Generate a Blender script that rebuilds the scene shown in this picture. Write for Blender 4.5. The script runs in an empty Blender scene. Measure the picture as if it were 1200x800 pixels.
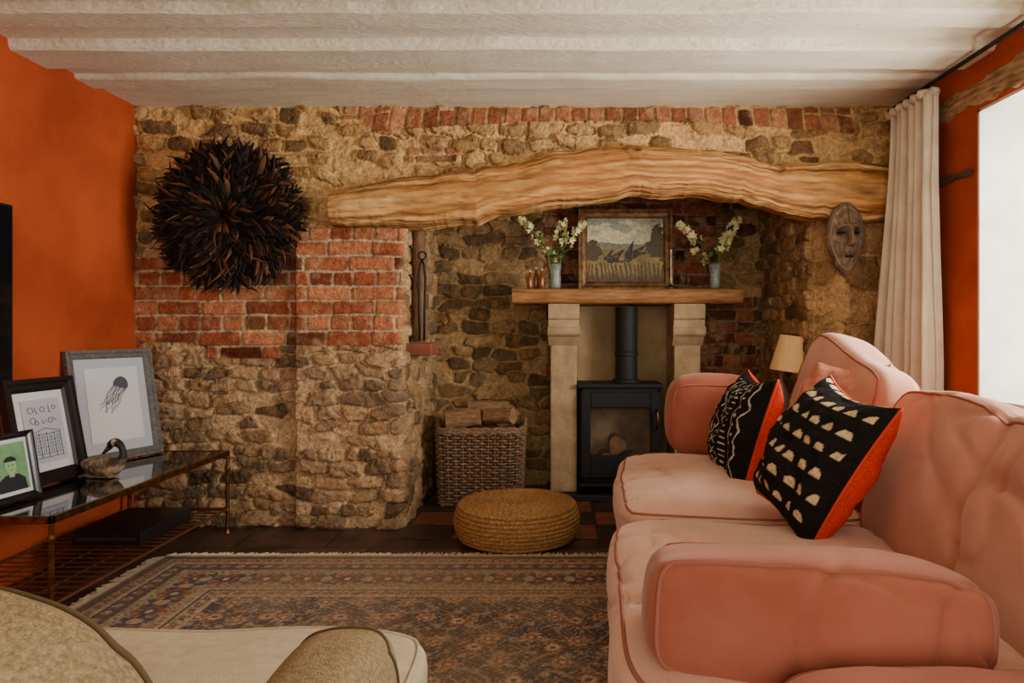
import bpy, bmesh, math, random
import numpy as np
from mathutils import Vector, Matrix, Euler
from mathutils import noise as nz
random.seed(7); rng=np.random.RandomState(5)
D2R=math.pi/180
# measured focal length / principal point of the photo -> real metres at a real depth
F=800.;CX=650.;CY=385.;EYE=1.0
def W(px,py,d): return Vector(((px-CX)*d/F, d, EYE+(CY-py)*d/F))
def WX(px,d): return (px-CX)*d/F
def WZ(py,d): return EYE+(CY-py)*d/F
def lin(c): 
    c=c/255.; return c/12.92 if c<=.04045 else ((c+.055)/1.055)**2.4
def S(r,g,b): return (lin(r),lin(g),lin(b))
scene=bpy.context.scene
# ------------------------------------------------------------------ noise
def h2(ix,iy,seed=0):
    n=(ix.astype(np.int64)*374761393+iy.astype(np.int64)*668265263+seed*974634777)&0xffffffff
    n=((n^(n>>13))*1274126177)&0xffffffff
    return ((n^(n>>16))&0xffffff)/float(0xffffff)
def vn(x,y,seed=0):
    x=np.asarray(x,float);y=np.asarray(y,float)
    ix=np.floor(x);iy=np.floor(y);fx=x-ix;fy=y-iy
    fx=fx*fx*(3-2*fx);fy=fy*fy*(3-2*fy)
    a=h2(ix,iy,seed);b=h2(ix+1,iy,seed);c=h2(ix,iy+1,seed);d=h2(ix+1,iy+1,seed)
    return (a*(1-fx)+b*fx)*(1-fy)+(c*(1-fx)+d*fx)*fy
def fbm(x,y,seed=0,o=4):
    s=0;a=.5;t=0
    for i in range(o):
        s=s+a*vn(x,y,seed+i*17);t+=a;a*=.5;x=x*2.03;y=y*2.03
    return s/t
def sst(a,b,x):
    t=np.clip((x-a)/(b-a),0,1);return t*t*(3-2*t)
def mixc(a,b,t):
    t=np.asarray(t)[...,None];return np.asarray(a)*(1-t)+np.asarray(b)*t
# ------------------------------------------------------------------ materials
MATS={}
def M(name,col=(.5,.5,.5),rough=.6,metal=0.,col2=None,vscale=6,stretch=(1,1,1),bump=0.,bscale=60,attr=False,sheen=0,trans=0,spec=None,contrast=(.35,.65),coat=0,sheen_tint=None,emit=None,alpha=None,bdist=.01):
    if name in MATS: return MATS[name]
    m=bpy.data.materials.new(name);m.use_nodes=True;nt=m.node_tree;N=nt.nodes;L=nt.links
    b=N['Principled BSDF']
    b.inputs['Base Color'].default_value=(*col,1);b.inputs['Roughness'].default_value=rough;b.inputs['Metallic'].default_value=metal
    if sheen:
        b.inputs['Sheen Weight'].default_value=sheen;b.inputs['Sheen Roughness'].default_value=.45
        if sheen_tint:b.inputs['Sheen Tint'].default_value=(*sheen_tint,1)
    if trans:b.inputs['Transmission Weight'].default_value=trans
    if coat:b.inputs['Coat Weight'].default_value=coat
    if alpha is not None:b.inputs['Alpha'].default_value=alpha
    if spec is not None:b.inputs['Specular IOR Level'].default_value=spec
    if emit:
        b.inputs['Emission Color'].default_value=(*emit[0],1);b.inputs['Emission Strength'].default_value=emit[1]
    tc=N.new('ShaderNodeTexCoord');mp=N.new('ShaderNodeMapping');L.new(tc.outputs['Object'],mp.inputs['Vector']);mp.inputs['Scale'].default_value=stretch
    src=None
    if attr:
        a=N.new('ShaderNodeAttribute');a.attribute_name='Col';src=a.outputs['Color']
    if col2 is not None or attr:
        n=N.new('ShaderNodeTexNoise');n.inputs['Scale'].default_value=vscale;n.inputs['Detail'].default_value=6;n.inputs['Roughness'].default_value=.6
        L.new(mp.outputs[0],n.inputs['Vector'])
        r=N.new('ShaderNodeMapRange');r.inputs['From Min'].default_value=contrast[0];r.inputs['From Max'].default_value=contrast[1]
        L.new(n.outputs['Fac'],r.inputs['Value'])
        if attr:
            r.inputs['To Min'].default_value=.72;r.inputs['To Max'].default_value=1.25
            v=N.new('ShaderNodeVectorMath');v.operation='SCALE';L.new(src,v.inputs[0]);L.new(r.outputs[0],v.inputs['Scale']);src=v.outputs[0]
        else:
            mx=N.new('ShaderNodeMix');mx.data_type='RGBA';L.new(r.outputs[0],mx.inputs[0])
            mx.inputs[6].default_value=(*col,1);mx.inputs[7].default_value=(*col2,1);src=mx.outputs[2]
    if src is not None:L.new(src,b.inputs['Base Color'])
    if bump:
        n2=N.new('ShaderNodeTexNoise');n2.inputs['Scale'].default_value=bscale;n2.inputs['Detail'].default_value=5
        L.new(mp.outputs[0],n2.inputs['Vector'])
        bp=N.new('ShaderNodeBump');bp.inputs['Strength'].default_value=bump;bp.inputs['Distance'].default_value=bdist
        L.new(n2.outputs['Fac'],bp.inputs['Height']);L.new(bp.outputs[0],b.inputs['Normal'])
    MATS[name]=m;return m
# ------------------------------------------------------------------ objects
def link(o): scene.collection.objects.link(o);return o
def thing(name,label,cat,loc=(0,0,0),rot=(0,0,0),mat=None,group=None):
    o=bpy.data.objects.new(name,None);o.empty_display_size=.05;link(o)
    if mat is not None:o.matrix_world=mat
    else:o.location=loc;o.rotation_euler=rot
    o['label']=label;o['category']=cat
    if group:o['group']=group
    return o
class MB:
    def __init__(s): s.v=[];s.f=[];s.c=[]
    def add(s,vs,fs,col=None):
        n=len(s.v);s.v+= [tuple(p) for p in vs];s.f+=[tuple(i+n for i in f) for f in fs]
        if col is not None:
            if np.ndim(col)==1:s.c+=[tuple(col)]*len(vs)
            else:s.c+=[tuple(c) for c in col]
        return s
    def box(s,c,d,R=None,col=None):
        x,y,z=[k/2 for k in d];c=Vector(c)
        P=[Vector((a*x,b*y,e*z)) for e in(-1,1) for a,b in((-1,-1),(1,-1),(1,1),(-1,1))]
        if R is not None:P=[R@p for p in P]
        return s.add([p+c for p in P],[(3,2,1,0),(4,5,6,7),(0,1,5,4),(1,2,6,5),(2,3,7,6),(3,0,4,7)],col)
    def bb(s,x0,x1,y0,y1,z0,z1,col=None): return s.box(((x0+x1)/2,(y0+y1)/2,(z0+z1)/2),(x1-x0,y1-y0,z1-z0),None,col)
    def tube(s,pts,r,seg=8,closed=False,flat=1.,cap=True,col=None,up=None):
        pts=[Vector(p) for p in pts];n=len(pts)
        rr=r if hasattr(r,'__len__') else [r]*n
        T=[]
        for i in range(n):
            a=pts[(i-1)%n] if (closed or i>0) else pts[i];b=pts[(i+1)%n] if (closed or i<n-1) else pts[i]
            t=(b-a);T.append(t.normalized() if t.length>1e-9 else Vector((0,0,1)))
        u=Vector(up) if up else (Vector((0,0,1)) if abs(T[0].z)<.9 else Vector((1,0,0)))
        vs=[];
        nn=(u-T[0]*u.dot(T[0])).normalized()
        for i in range(n):
            nn=(nn-T[i]*nn.dot(T[i]))
            nn=nn.normalized() if nn.length>1e-6 else Vector((1,0,0))
            bn=T[i].cross(nn)
            for k in range(seg):
                a=2*math.pi*k/seg;vs.append(pts[i]+nn*(math.cos(a)*rr[i])+bn*(math.sin(a)*rr[i]*flat))
        fs=[]
        for i in range(n if closed else n-1):
            j=(i+1)%n
            for k in range(seg):
                l=(k+1)%seg;fs.append((i*seg+k,i*seg+l,j*seg+l,j*seg+k))
        if cap and not closed:
            fs.append(tuple(range(seg-1,-1,-1)));fs.append(tuple((n-1)*seg+k for k in range(seg)))
        return s.add(vs,fs,col)
    def lathe(s,prof,seg=32,c=(0,0,0),col=None):
        vs=[];fs=[]
        for r,z in prof:
            for k in range(seg):
                a=2*math.pi*k/seg;vs.append((c[0]+r*math.cos(a),c[1]+r*math.sin(a),c[2]+z))
        for i in range(len(prof)-1):
            for k in range(seg):
                l=(k+1)%seg;fs.append((i*seg+k,i*seg+l,(i+1)*seg+l,(i+1)*seg+k))
        if prof[0][0]>1e-4:fs.append(tuple(range(seg-1,-1,-1)))
        if prof[-1][0]>1e-4:fs.append(tuple((len(prof)-1)*seg+k for k in range(seg)))
        return s.add(vs,fs,col)
    def obj(s,name,mat,parent=None,smooth=False,bevel=0,label=None,cat=None,struct=False,loc=None,rot=None,subs=0):
        me=bpy.data.meshes.new(name);me.from_pydata(s.v,[],s.f)
        if s.c and len(s.c)==len(s.v):
            a=me.color_attributes.new('Col','FLOAT_COLOR','POINT')
            arr=np.ones((len(s.v),4),np.float32);arr[:,:3]=np.array(s.c);a.data.foreach_set('color',arr.ravel())
        me.materials.append(mat);me.update()
        o=bpy.data.objects.new(name,me);link(o)
        if smooth:me.polygons.foreach_set('use_smooth',[True]*len(me.polygons))
        if bevel:
            m=o.modifiers.new('bevel','BEVEL');m.width=bevel;m.segments=2;m.limit_method='ANGLE'
        if parent:o.parent=parent
        if loc is not None:o.location=loc
        if rot is not None:o.rotation_euler=rot
        if label:o['label']=label
        if cat:o['category']=cat
        if struct:o['kind']='structure'
        return o
def npgrid(name,P,C,mat,keep=None,struct=False,smooth=True,parent=None,label=None,cat=None):
    nv,nu=P.shape[:2];idx=np.arange(nv*nu).reshape(nv,nu)
    q=np.stack([idx[:-1,:-1],idx[:-1,1:],idx[1:,1:],idx[1:,:-1]],-1)
    if keep is not None:q=q[keep]
    q=q.reshape(-1,4)
    me=bpy.data.meshes.new(name);me.vertices.add(nv*nu);me.vertices.foreach_set('co',P.reshape(-1).astype(np.float32))
    me.loops.add(q.size);me.loops.foreach_set('vertex_index',q.ravel().astype(np.int32))
    me.polygons.add(len(q));me.polygons.foreach_set('loop_start',np.arange(0,q.size,4).astype(np.int32))
    me.update(calc_edges=True);me.validate()
    me.polygons.foreach_set('use_smooth',[smooth]*len(me.polygons))
    if C is not None:
        a=me.color_attributes.new('Col','FLOAT_COLOR','POINT');arr=np.ones((nv*nu,4),np.float32);arr[:,:3]=np.asarray(C).reshape(-1,3);a.data.foreach_set('color',arr.ravel())
    if keep is not None:
        bm=bmesh.new();bm.from_mesh(me);loose=[v for v in bm.verts if not v.link_faces];bmesh.ops.delete(bm,geom=loose,context='VERTS');bm.to_mesh(me);bm.free()
    me.materials.append(mat);o=bpy.data.objects.new(name,me);link(o)
    if parent:o.parent=parent
    if struct:o['kind']='structure'
    if label:o['label']=label
    if cat:o['category']=cat
    return o
def catmull(pts,k=6):
    n=len(pts);out=[];A=np.array(pts,float)
    for i in range(n-1):
        p0=A[max(i-1,0)];p1=A[i];p2=A[i+1];p3=A[min(i+2,n-1)]
        for j in range(k):
            t=j/k;out.append(.5*((2*p1)+(-p0+p2)*t+(2*p0-5*p1+4*p2-p3)*t*t+(-p0+3*p1-3*p2+p3)*t**3))
    out.append(A[-1]);return out
# soft upholstery: rounded, crowned, lightly creased box
def softmap(p,dims,n,bul,wr,seed,taper=0):
    x,y,z=p;k=(abs(x)**n+abs(y)**n+abs(z)**n)**(1./n);k=max(abs(x),abs(y),abs(z))/k if k else 1
    x,y,z=x*k,y*k,z*k
    bz=bul[2]*max(0,1-x*x)*max(0,1-y*y);bx_=bul[0]*max(0,1-z*z)*max(0,1-y*y);by=bul[1]*max(0,1-x*x)*max(0,1-z*z)
    X=x*dims[0]/2+math.copysign(bx_,x)*abs(x)**2;Y=y*dims[1]/2+math.copysign(by,y)*abs(y)**2;Z=z*dims[2]/2+math.copysign(bz,z)*abs(z)**2
    if taper:Z*=1-taper*(x+1)/2
    if wr:
        w=nz.noise(Vector((X*3+seed,Y*3,Z*3)))*wr*1.5
        q=nz.noise(Vector((X*3+Y*2+seed,Y*3-X*2,Z*4)));q2=nz.noise(Vector((X*6-Y*3+seed+4,Y*5+X*3,Z*6)))
        msk=max(0,nz.noise(Vector((X*2+seed+9,Y*2,Z*2)))+.25)
        w-=wr*1.3*msk*math.exp(-(q/.06)**2)+wr*.6*msk*math.exp(-(q2/.07)**2)
        l=Vector((x,y,z)).normalized();X+=l.x*w;Y+=l.y*w;Z+=l.z*w
    return Vector((X,Y,Z))
def soft(name,c,dims,mat,parent,R=None,n=7,bul=(.02,.02,.03),wr=.006,seed=0,seg=22,piping=None,pax=2,pr=.0040,label=None,pv=.9,taper=0):
    R=R or Matrix.Identity(3);c=Vector(c);mb=MB();N=seg
    vid={};vs=[];fs=[]
    def gv(i,j,k):
        key=(i,j,k)
        if key not in vid:
            f=lambda a:math.sin((2*a/N-1)*math.pi/2*.92)/math.sin(math.pi/2*.92)
            vid[key]=len(vs);vs.append(c+R@softmap((f(i),f(j),f(k)),dims,n,bul,wr,seed,taper))
        return vid[key]
    for a in range(N):
        for b in range(N):
            fs.append((gv(a,b,0),gv(a,b+1,0),gv(a+1,b+1,0),gv(a+1,b,0)))
            fs.append((gv(a,b,N),gv(a+1,b,N),gv(a+1,b+1,N),gv(a,b+1,N)))
            fs.append((gv(0,a,b),gv(0,a,b+1),gv(0,a+1,b+1),gv(0,a+1,b)))
            fs.append((gv(N,a,b),gv(N,a+1,b),gv(N,a+1,b+1),gv(N,a,b+1)))
            fs.append((gv(a,0,b),gv(a+1,0,b),gv(a+1,0,b+1),gv(a,0,b+1)))
            fs.append((gv(a,N,b),gv(a,N,b+1),gv(a+1,N,b+1),gv(a+1,N,b)))
    mb.add(vs,fs);o=mb.obj(name,mat,parent,smooth=True,label=label)
    if piping:
        for sgn in (1,-1):
            pm=MB();pts=[];K=44
            for e in range(4):
                for j in range(K):
                    t=-1+2*j/K
                    a,b=[(t,-1),(1,t),(-t,1),(-1,-t)][e]
                    a=math.sin(a*math.pi/2);b=math.sin(b*math.pi/2)
                    p=[0,0,0];o1=[i for i in(0,1,2) if i!=pax];p[o1[0]]=a;p[o1[1]]=b;p[pax]=sgn*pv
                    pts.append(c+R@(softmap(p,dims,n,bul,wr,seed,taper)*1.002))
            pm.tube(pts,pr,6,closed=True);pm.obj('piping',piping,o,smooth=True)
    return o
def throw(name,label,c,e1,e2,size,thick,frontcol,backcol,matl,pipe=None,group=None,N=130,power=.42):
    e1=Vector(e1).normalized();e2=Vector(e2);e2=(e2-e1*e2.dot(e1)).normalized();nrm=e2.cross(e1)
    if nrm.x>0:nrm=-nrm
    T=thing(name,label,'cushion',loc=c,group=group)
    g=np.linspace(-1,1,N);g=np.sin(g*np.pi/2*.9)/math.sin(np.pi/2*.9);u,v=np.meshgrid(g,g)
    a=size/2
    x=a*u*(1-.09*(1-v*v)*u*u);y=a*v*(1-.09*(1-u*u)*v*v)
    z=thick*np.power(np.clip((1-u*u)*(1-v*v),0,1),power)
    dent=np.exp(-((u-.1)/.35)**2)*sst(.3,1.,v)*.022
    z=z*(1+.35*(fbm(u*2+5,v*2+9,3)-.5)*2)+.010*(fbm(u*4+2,v*4,8)-.5)*np.clip((1-u*u)*(1-v*v)*4,0,1)-dent*np.clip((1-u*u)*(1-v*v)*6,0,1)*.7
    y=y-.016*(1-u*u)*(v+1)/2
    E1=np.array(e2);E2=np.array(e1);Nn=np.array(nrm)
    for side_,colf,nm in((1,frontcol,'front_panel'),(-1,backcol,'back_panel')):
        P=x[...,None]*E1+y[...,None]*E2+(side_*z)[...,None]*Nn
        npgrid(nm,P,colf(u,v),matl,parent=T)
    mb=MB();K=30;pts=[]
    for e in range(4):
        for j in range(K):
            t=-1+2*j/K;uu,vv=[(t,-1),(1,t),(-t,1),(-1,-t)][e]
            xx=a*uu*(1-.09*(1-vv*vv)*uu*uu);yy=a*vv*(1-.09*(1-uu*uu)*vv*vv)-.016*(1-uu*uu)*(vv+1)/2;pts.append(e2*xx+e1*yy)
    mb.tube(pts,.004,6,closed=True);mb.obj('seam_piping',pipe or matl,T,smooth=True)
    return T
# ------------------------------------------------------------------ palette
m_mas=M('masonry',rough=.95,attr=True,vscale=70,bump=.9,bscale=120,spec=.1)
m_orange=M('burnt_orange_limewash',S(186,82,40),.85,col2=S(152,60,28),vscale=2.2,bump=.12,bscale=30,spec=.2)
m_ceil=M('cream_paint',S(236,229,206),.75,col2=S(222,213,186),vscale=3,stretch=(1,4,1),bump=.7,bscale=34,spec=.2)
m_white=M('white_plaster',S(208,203,192),.75,col2=S(188,182,170),vscale=4,bump=.25,bscale=18)
m_floor=M('dark_flagstone',S(104,76,64),.4,col2=S(60,46,42),vscale=6,bump=.35,bscale=16)
ST_=S(255,226,206)
m_vel=M('pink_velvet_shaded',S(176,104,82),.8,col2=S(152,80,60),vscale=3,bump=.12,bscale=300,sheen=.35,sheen_tint=ST_,spec=.12)  # sofa velvet with its shaded tone put into the colour, for body and arms
m_vel2=M('pink_velvet_lit',S(222,182,160),.8,col2=S(202,150,126),vscale=2.4,bump=.12,bscale=300,sheen=.4,sheen_tint=ST_,spec=.12)  # same velvet, raking window light on the seats put into the colour
m_vel3=M('pink_velvet_half_lit',S(206,150,126),.8,col2=S(182,118,94),vscale=2.2,bump=.12,bscale=300,sheen=.4,sheen_tint=ST_,spec=.12)  # same velvet, half-lit tone of the back cushions put into the colour
m_pip=M('rust_piping',S(160,94,74),.8,bump=.2,bscale=300)
m_black=M('black_iron',(.008,.008,.008),.6,bump=.15,bscale=120,spec=.35)
m_flue=M('flue_pipe',(.014,.013,.012),.6,spec=.35)
m_brass=M('aged_brass',S(150,110,60),.35,metal=1,col2=S(90,62,34),vscale=30)
m_sglass=M('smoked_glass',(.008,.007,.006),.06,coat=.6)
m_paint=M('painted_canvas',rough=.5,attr=True,vscale=60,bump=.2,bscale=120)
m_fabric=M('printed_fabric',rough=.9,attr=True,vscale=200,bump=.2,bscale=400,spec=.1)
m_ol=M('olive_beige_linen',S(178,156,114),.9,col2=S(136,114,76),vscale=190,bump=.6,bscale=350)
m_cream=M('cream_linen',S(214,198,170),.9,col2=S(200,182,150),vscale=40,bump=.25,bscale=350)
m_olp=M('olive_piping',S(92,72,44),.9)
# ------------------------------------------------------------------ masonry functions
def stones(u,v,cw,ch,seed):
    wu=u+.018*(fbm(u*12,v*12,seed+1)-.5)*2;wv=v+.020*(fbm(u*5+9,v*9+4,seed+2)-.5)*2
    rj=np.floor(wv/ch);F1=np.full(u.shape,9.);F2=np.full(u.shape,9.);ID=np.zeros(u.shape);DU=np.zeros(u.shape);DV=np.zeros(u.shape)
    for dj in(-1,0,1):
        j=rj+dj;off=h2(j,j*0+3,seed)*cw*3;ww=cw*(.6+.9*h2(j,j*0+7,seed));ci=np.floor((wu+off)/ww)
        for di in(-1,0,1):
            i=ci+di
            cx=(i+.5+.55*(h2(i,j,seed+5)-.5))*ww-off;cy=(j+.5+.42*(h2(i,j,seed+6)-.5))*ch
            sz=.85+.35*h2(i,j,seed+8);du=wu-cx;dv=wv-cy;sk=(h2(i,j,seed+9)-.5)*.5;dvs=dv+sk*du
            d=((np.abs(du)/ww)**3.2+(np.abs(dvs)/ch)**3.2)**(1/3.2)/sz
            idn=h2(i,j,seed+11);n=d<F1
            F2=np.where(n,F1,np.minimum(F2,d));ID=np.where(n,idn,ID);DU=np.where(n,du,DU);DV=np.where(n,dv,DV);F1=np.where(n,d,F1)
    return F2-F1,ID,DU,DV
def rubble(u,v,seed=1,bury=.12,cw=.125,ch=.068,mort=S(212,176,128),pal=(S(176,142,104),S(146,118,88),S(194,160,118),S(120,98,74),S(184,146,104)),hh=1.,wid=.04):
    e,ID,du,dv=stones(u,v,cw,ch,seed)
    n=fbm(u*9,v*9,seed+30);n2=fbm(u*42,v*42,seed+31);nm=fbm(u*20,v*20,seed+35)
    lo=.035+wid+.13*(nm-.35);s=sst(lo,lo+.07,e);core=sst(lo,lo+.4,e)
    r2=(ID*7.31)%1;r3=(ID*13.7)%1;r4=(ID*29.3)%1;r5=(ID*41.9)%1
    vis=np.where(ID<bury,.12,1.)
    pal=np.array(pal);k=np.minimum((r2*len(pal)).astype(int),len(pal)-1);c=pal[k]*(.72+.48*r3)[...,None]
    c=c*(.66+.68*n2)[...,None]
    c=mixc(c,np.array(S(190,134,76)),sst(.5,.75,fbm(u*14,v*14,seed+70))*.35)
    mc=np.array(mort)*(.74+.5*n2)[...,None]*(.84+.32*n)[...,None]
    col=mixc(mc,c,s*vis*.97)
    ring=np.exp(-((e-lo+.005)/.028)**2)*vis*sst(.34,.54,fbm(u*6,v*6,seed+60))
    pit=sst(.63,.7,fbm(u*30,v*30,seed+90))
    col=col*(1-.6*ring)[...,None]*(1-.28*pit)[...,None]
    tilt=np.clip(du*(r4-.5)*.26+dv*(r5-.5)*.40,-.010,.010)
    h=s*vis*(.008+.016*r3+.005*core+tilt)*hh+.010*(n-.5)+.012*(n2-.5)+.007*(nm-.5)-ring*.010-pit*.004
    return h,col
def brickwork(u,v,seed=1,bw=.222,bh=.075,mw=.010,pal=(S(178,106,72),S(158,86,58),S(190,122,84),S(136,76,56),S(182,114,78),S(168,92,60)),mort=S(206,178,140),dark=.92):
    wu=u+.010*(fbm(u*8,v*8,seed)-.5)*2;wv=v+.012*(fbm(u*4,v*6,seed+1)-.5)*2
    j=np.floor(wv/bh);half=(np.mod(j,3)==1)
    w=np.where(half,bw*.5,bw);off=np.mod(j,2)*bw*.5+h2(j,j*0,seed)*.04
    i=np.floor((wu+off)/w);fx=(wu+off)/w-i;fy=wv/bh-j
    dx=np.minimum(fx,1-fx)*w;dy=np.minimum(fy,1-fy)*bh
    rr=.009;qx=np.maximum(rr+mw/2-dx,0);qy=np.maximum(rr+mw/2-dy,0);d=rr-np.sqrt(qx**2+qy**2)
    n2=fbm(u*45,v*45,seed+31);n=fbm(u*14,v*14,seed+9)
    s=sst(-.002,.0025,d-(n2-.45)*.010)
    ID=h2(i,j+np.where(half,500,0),seed+4);pal=np.array(pal);k=np.minimum((ID*len(pal)).astype(int),len(pal)-1)
    c=pal[k]*(.72+.5*((ID*9.7)%1))[...,None]*(.58+.84*n2)[...,None]
    dk=sst(dark,dark+.02,(ID*5.3)%1);c=c*(1-.6*dk)[...,None]
    c=mixc(c,np.array(S(204,166,126)),sst(.52,.8,fbm(u*16,v*16,seed+44))*.5)
    mc=np.array(mort)*(.6+.7*n2)[...,None]
    ln_=np.exp(-((d-.0)/.003)**2)*sst(.4,.55,n);
    col=mixc(mc,c,s)*(1-.35*ln_)[...,None]
    return s*(.007+.008*((ID*3.3)%1))+.004*(n-.5)+.006*(n2-.5),col
# ------------------------------------------------------------------ BACK WALL
D0=3.48;DR=4.35;XL=-2.13;XR=1.72;ZC=2.13
OX0=WX(472,D0);OX1=WX(955,D0)
beam_pts=[(385,224,262),(398,220,264),(430,214,266),(480,207,267),(540,201,262),(600,190,250),(640,180,243),(690,172,236),(730,168,231),(770,171,228),(810,170,225),(850,178,230),(900,190,244),(950,187,256),(1000,186,261),(1040,192,257)]
DB=3.40
bx=np.array([WX(p[0],DB) for p in beam_pts]);bt=np.array([WZ(p[1],DB) for p in beam_pts]);bbm=np.array([WZ(p[2],DB) for p in beam_pts])
EDGE={}
def wall_back():
    res=.0048;nu=int((XR-XL+.1)/res);nv=int(ZC/res)
    x=np.linspace(XL-.02,XR+.08,nu);z=np.linspace(0,ZC+.01,nv)
    i0=int(np.argmin(abs(x-OX0)));i1=int(np.argmin(abs(x-OX1)));x[i0]=OX0;x[i1]=OX1
    X,Z=np.meshgrid(x,z)
    h,c=rubble(X,Z,1,.12,.12,.068)
    hu,cu=rubble(X+3,Z,9,.30,.16,.076,mort=S(218,176,116),pal=(S(180,142,92),S(154,122,80),S(198,160,108),S(126,100,68)),hh=1.2,wid=.09)
    up=sst(1.44,1.56,Z+.06*(fbm(X*5,Z*5,77)-.5));h=h*(1-up)+hu*up;c=mixc(c,cu,up)
    low=1-sst(.75,1.,Z);c=c*(1-low[...,None]*(1-np.array([1.03,1.05,1.12])))
    hb,cb=brickwork(X,Z-.913,3)
    wob=.05*(fbm(X*4,Z*4,50)-.5)
    topb=np.where(X<WX(352,D0),WZ(302,D0)+wob,WZ(268,D0));botb=np.where((X>WX(245,D0))&(X<WX(330,D0)),WZ(420,D0),WZ(405,D0))+np.where(X<WX(230,D0),.02,0)
    mb_=(X<OX0+.05)&(Z<topb)&(Z>botb)
    h=np.where(mb_,hb+.012,h);c=np.where(mb_[...,None],cb,c)
    t=(X-WX(420,D0))/(WX(1000,D0)-WX(420,D0));arc=WZ(157,D0)+.065*np.clip(np.sin(np.clip(t,0,1)*np.pi),0,1)
    hs,cs=brickwork(Z-arc+.0045,X+(t-.5)*(Z-arc)*.4,8,bw=.25,bh=.085,pal=(S(176,114,80),S(160,98,68),S(190,132,92),S(146,90,62)),mort=S(206,170,116))
    ms=(X>WX(428,D0))&(X<WX(1000,D0))&(Z>arc)&(Z<ZC-.005)
    ms2=(X>WX(398,D0))&(X<WX(430,D0))&(Z>WZ(140,D0))
    ms=ms|ms2
    h=np.where(ms,hs,h);c=np.where(ms[...,None],cs,c)
    st=(X>WX(478,D0))&(X<WX(535,D0))&(Z>WZ(190,D0))&(Z<WZ(174,D0));h=np.where(st,hb,h);c=np.where(st[...,None],mixc(cb,cu,np.full(X.shape,.35)),c)
    hp,cp=rubble(X+7,Z,22,.45,.22,.17,mort=S(192,152,102),pal=(S(164,130,88),S(178,142,94),S(144,114,76)),hh=1.)
    mp=sst(OX1-.02,OX1+.02,X)*(1-sst(1.50,1.6,Z));h=h*(1-mp)+hp*mp;c=mixc(c,cp,mp)
    dx1=np.maximum(X-OX1,0);h=h-mp*.10*np.exp(-dx1/.05)+mp*.05*np.exp(-((dx1-.13)/.09)**2)
    pr=(1-sst(WZ(268,D0)-.006,WZ(268,D0)+.006,Z))*(1-sst(OX0+.0,OX0+.03,X))*sst(WX(352,D0)-.02,WX(352,D0),X)
    h=h+pr*.035
    h=h+sst(.0,.9,.9-Z)*(1-sst(OX0,OX0+.03,X))*.015
    h=h-.012*np.exp(-np.abs(X-OX0)/.010)*(Z<1.6)
    ob=np.interp(X,bx,(bt+bbm)/2)
    ii=np.arange(nu)[None,:]
    hole=(ii>=i0)&(ii<i1)&(Z<ob)
    EDGE['z']=z;EDGE['l']=h[:,i0].copy();EDGE['r']=h[:,i1].copy()
    EDGE['lc']=c[:,i0-1].copy();EDGE['rc']=c[:,i1+1].copy()
    npgrid('wall_back',np.stack([X,D0-h,Z],-1),c,m_mas,keep=~hole[:-1,:-1],struct=True)
wall_back()
def rec_back():
    w=OX1-OX0+.08;nu=int(w/.007);nv=int(1.98/.007);U,V=np.meshgrid(np.linspace(0,w,nu),np.linspace(0,1.98,nv));X=U+OX0-.04;Z=V
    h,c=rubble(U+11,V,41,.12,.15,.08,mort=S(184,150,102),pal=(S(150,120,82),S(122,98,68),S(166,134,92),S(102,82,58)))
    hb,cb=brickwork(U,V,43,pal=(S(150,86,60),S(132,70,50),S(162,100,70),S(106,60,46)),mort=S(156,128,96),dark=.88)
    q=.06*(vn(U*0+1,V/.075,3)-.5)
    m=((X>WX(640,DR)+q)&(X<WX(842,DR)+q)&(Z>1.2))|((X>WX(640,DR))&(X<WX(884,DR)+q)&(Z>WZ(445,DR))&(Z<=1.2))
    h=np.where(m,hb+.005,h);c=np.where(m[...,None],cb,c)
    npgrid('wall_recess_back',np.stack([X,DR-h,Z],-1),c,m_mas,struct=True)
rec_back()
def side(name,x0,sgn,key,seed):
    nv=360;nu=130;V,U=np.meshgrid(np.linspace(0,1.98,nv),np.linspace(0,1,nu),indexing='ij')
    hl=np.interp(V,EDGE['z'],EDGE[key]);y0_=D0-hl;Y=y0_+(DR+.03-y0_)*U
    h,c=rubble(Y+seed,V,seed,.12,.15,.08,mort=S(194,158,108));h=h*.8+.008;f=sst(0,.03,U)
    ce=np.stack([np.interp(V,EDGE['z'],EDGE[key+'c'][:,k]) for k in range(3)],-1)
    c=mixc(ce,c,sst(.0,.03,U))
    npgrid(name,np.stack([x0+sgn*h*f,Y,V],-1),c,m_mas,struct=True)
side('wall_recess_left',OX0,1,'l',51);side('wall_recess_right',OX1,-1,'r',61)
MB().bb(OX0-.05,OX1+.05,D0+.06,DR+.05,1.95,2.0).obj('ceiling_recess',M('dark_plaster',S(50,40,32),.9),struct=True)  # recess ceiling in one flat dark brown
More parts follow.
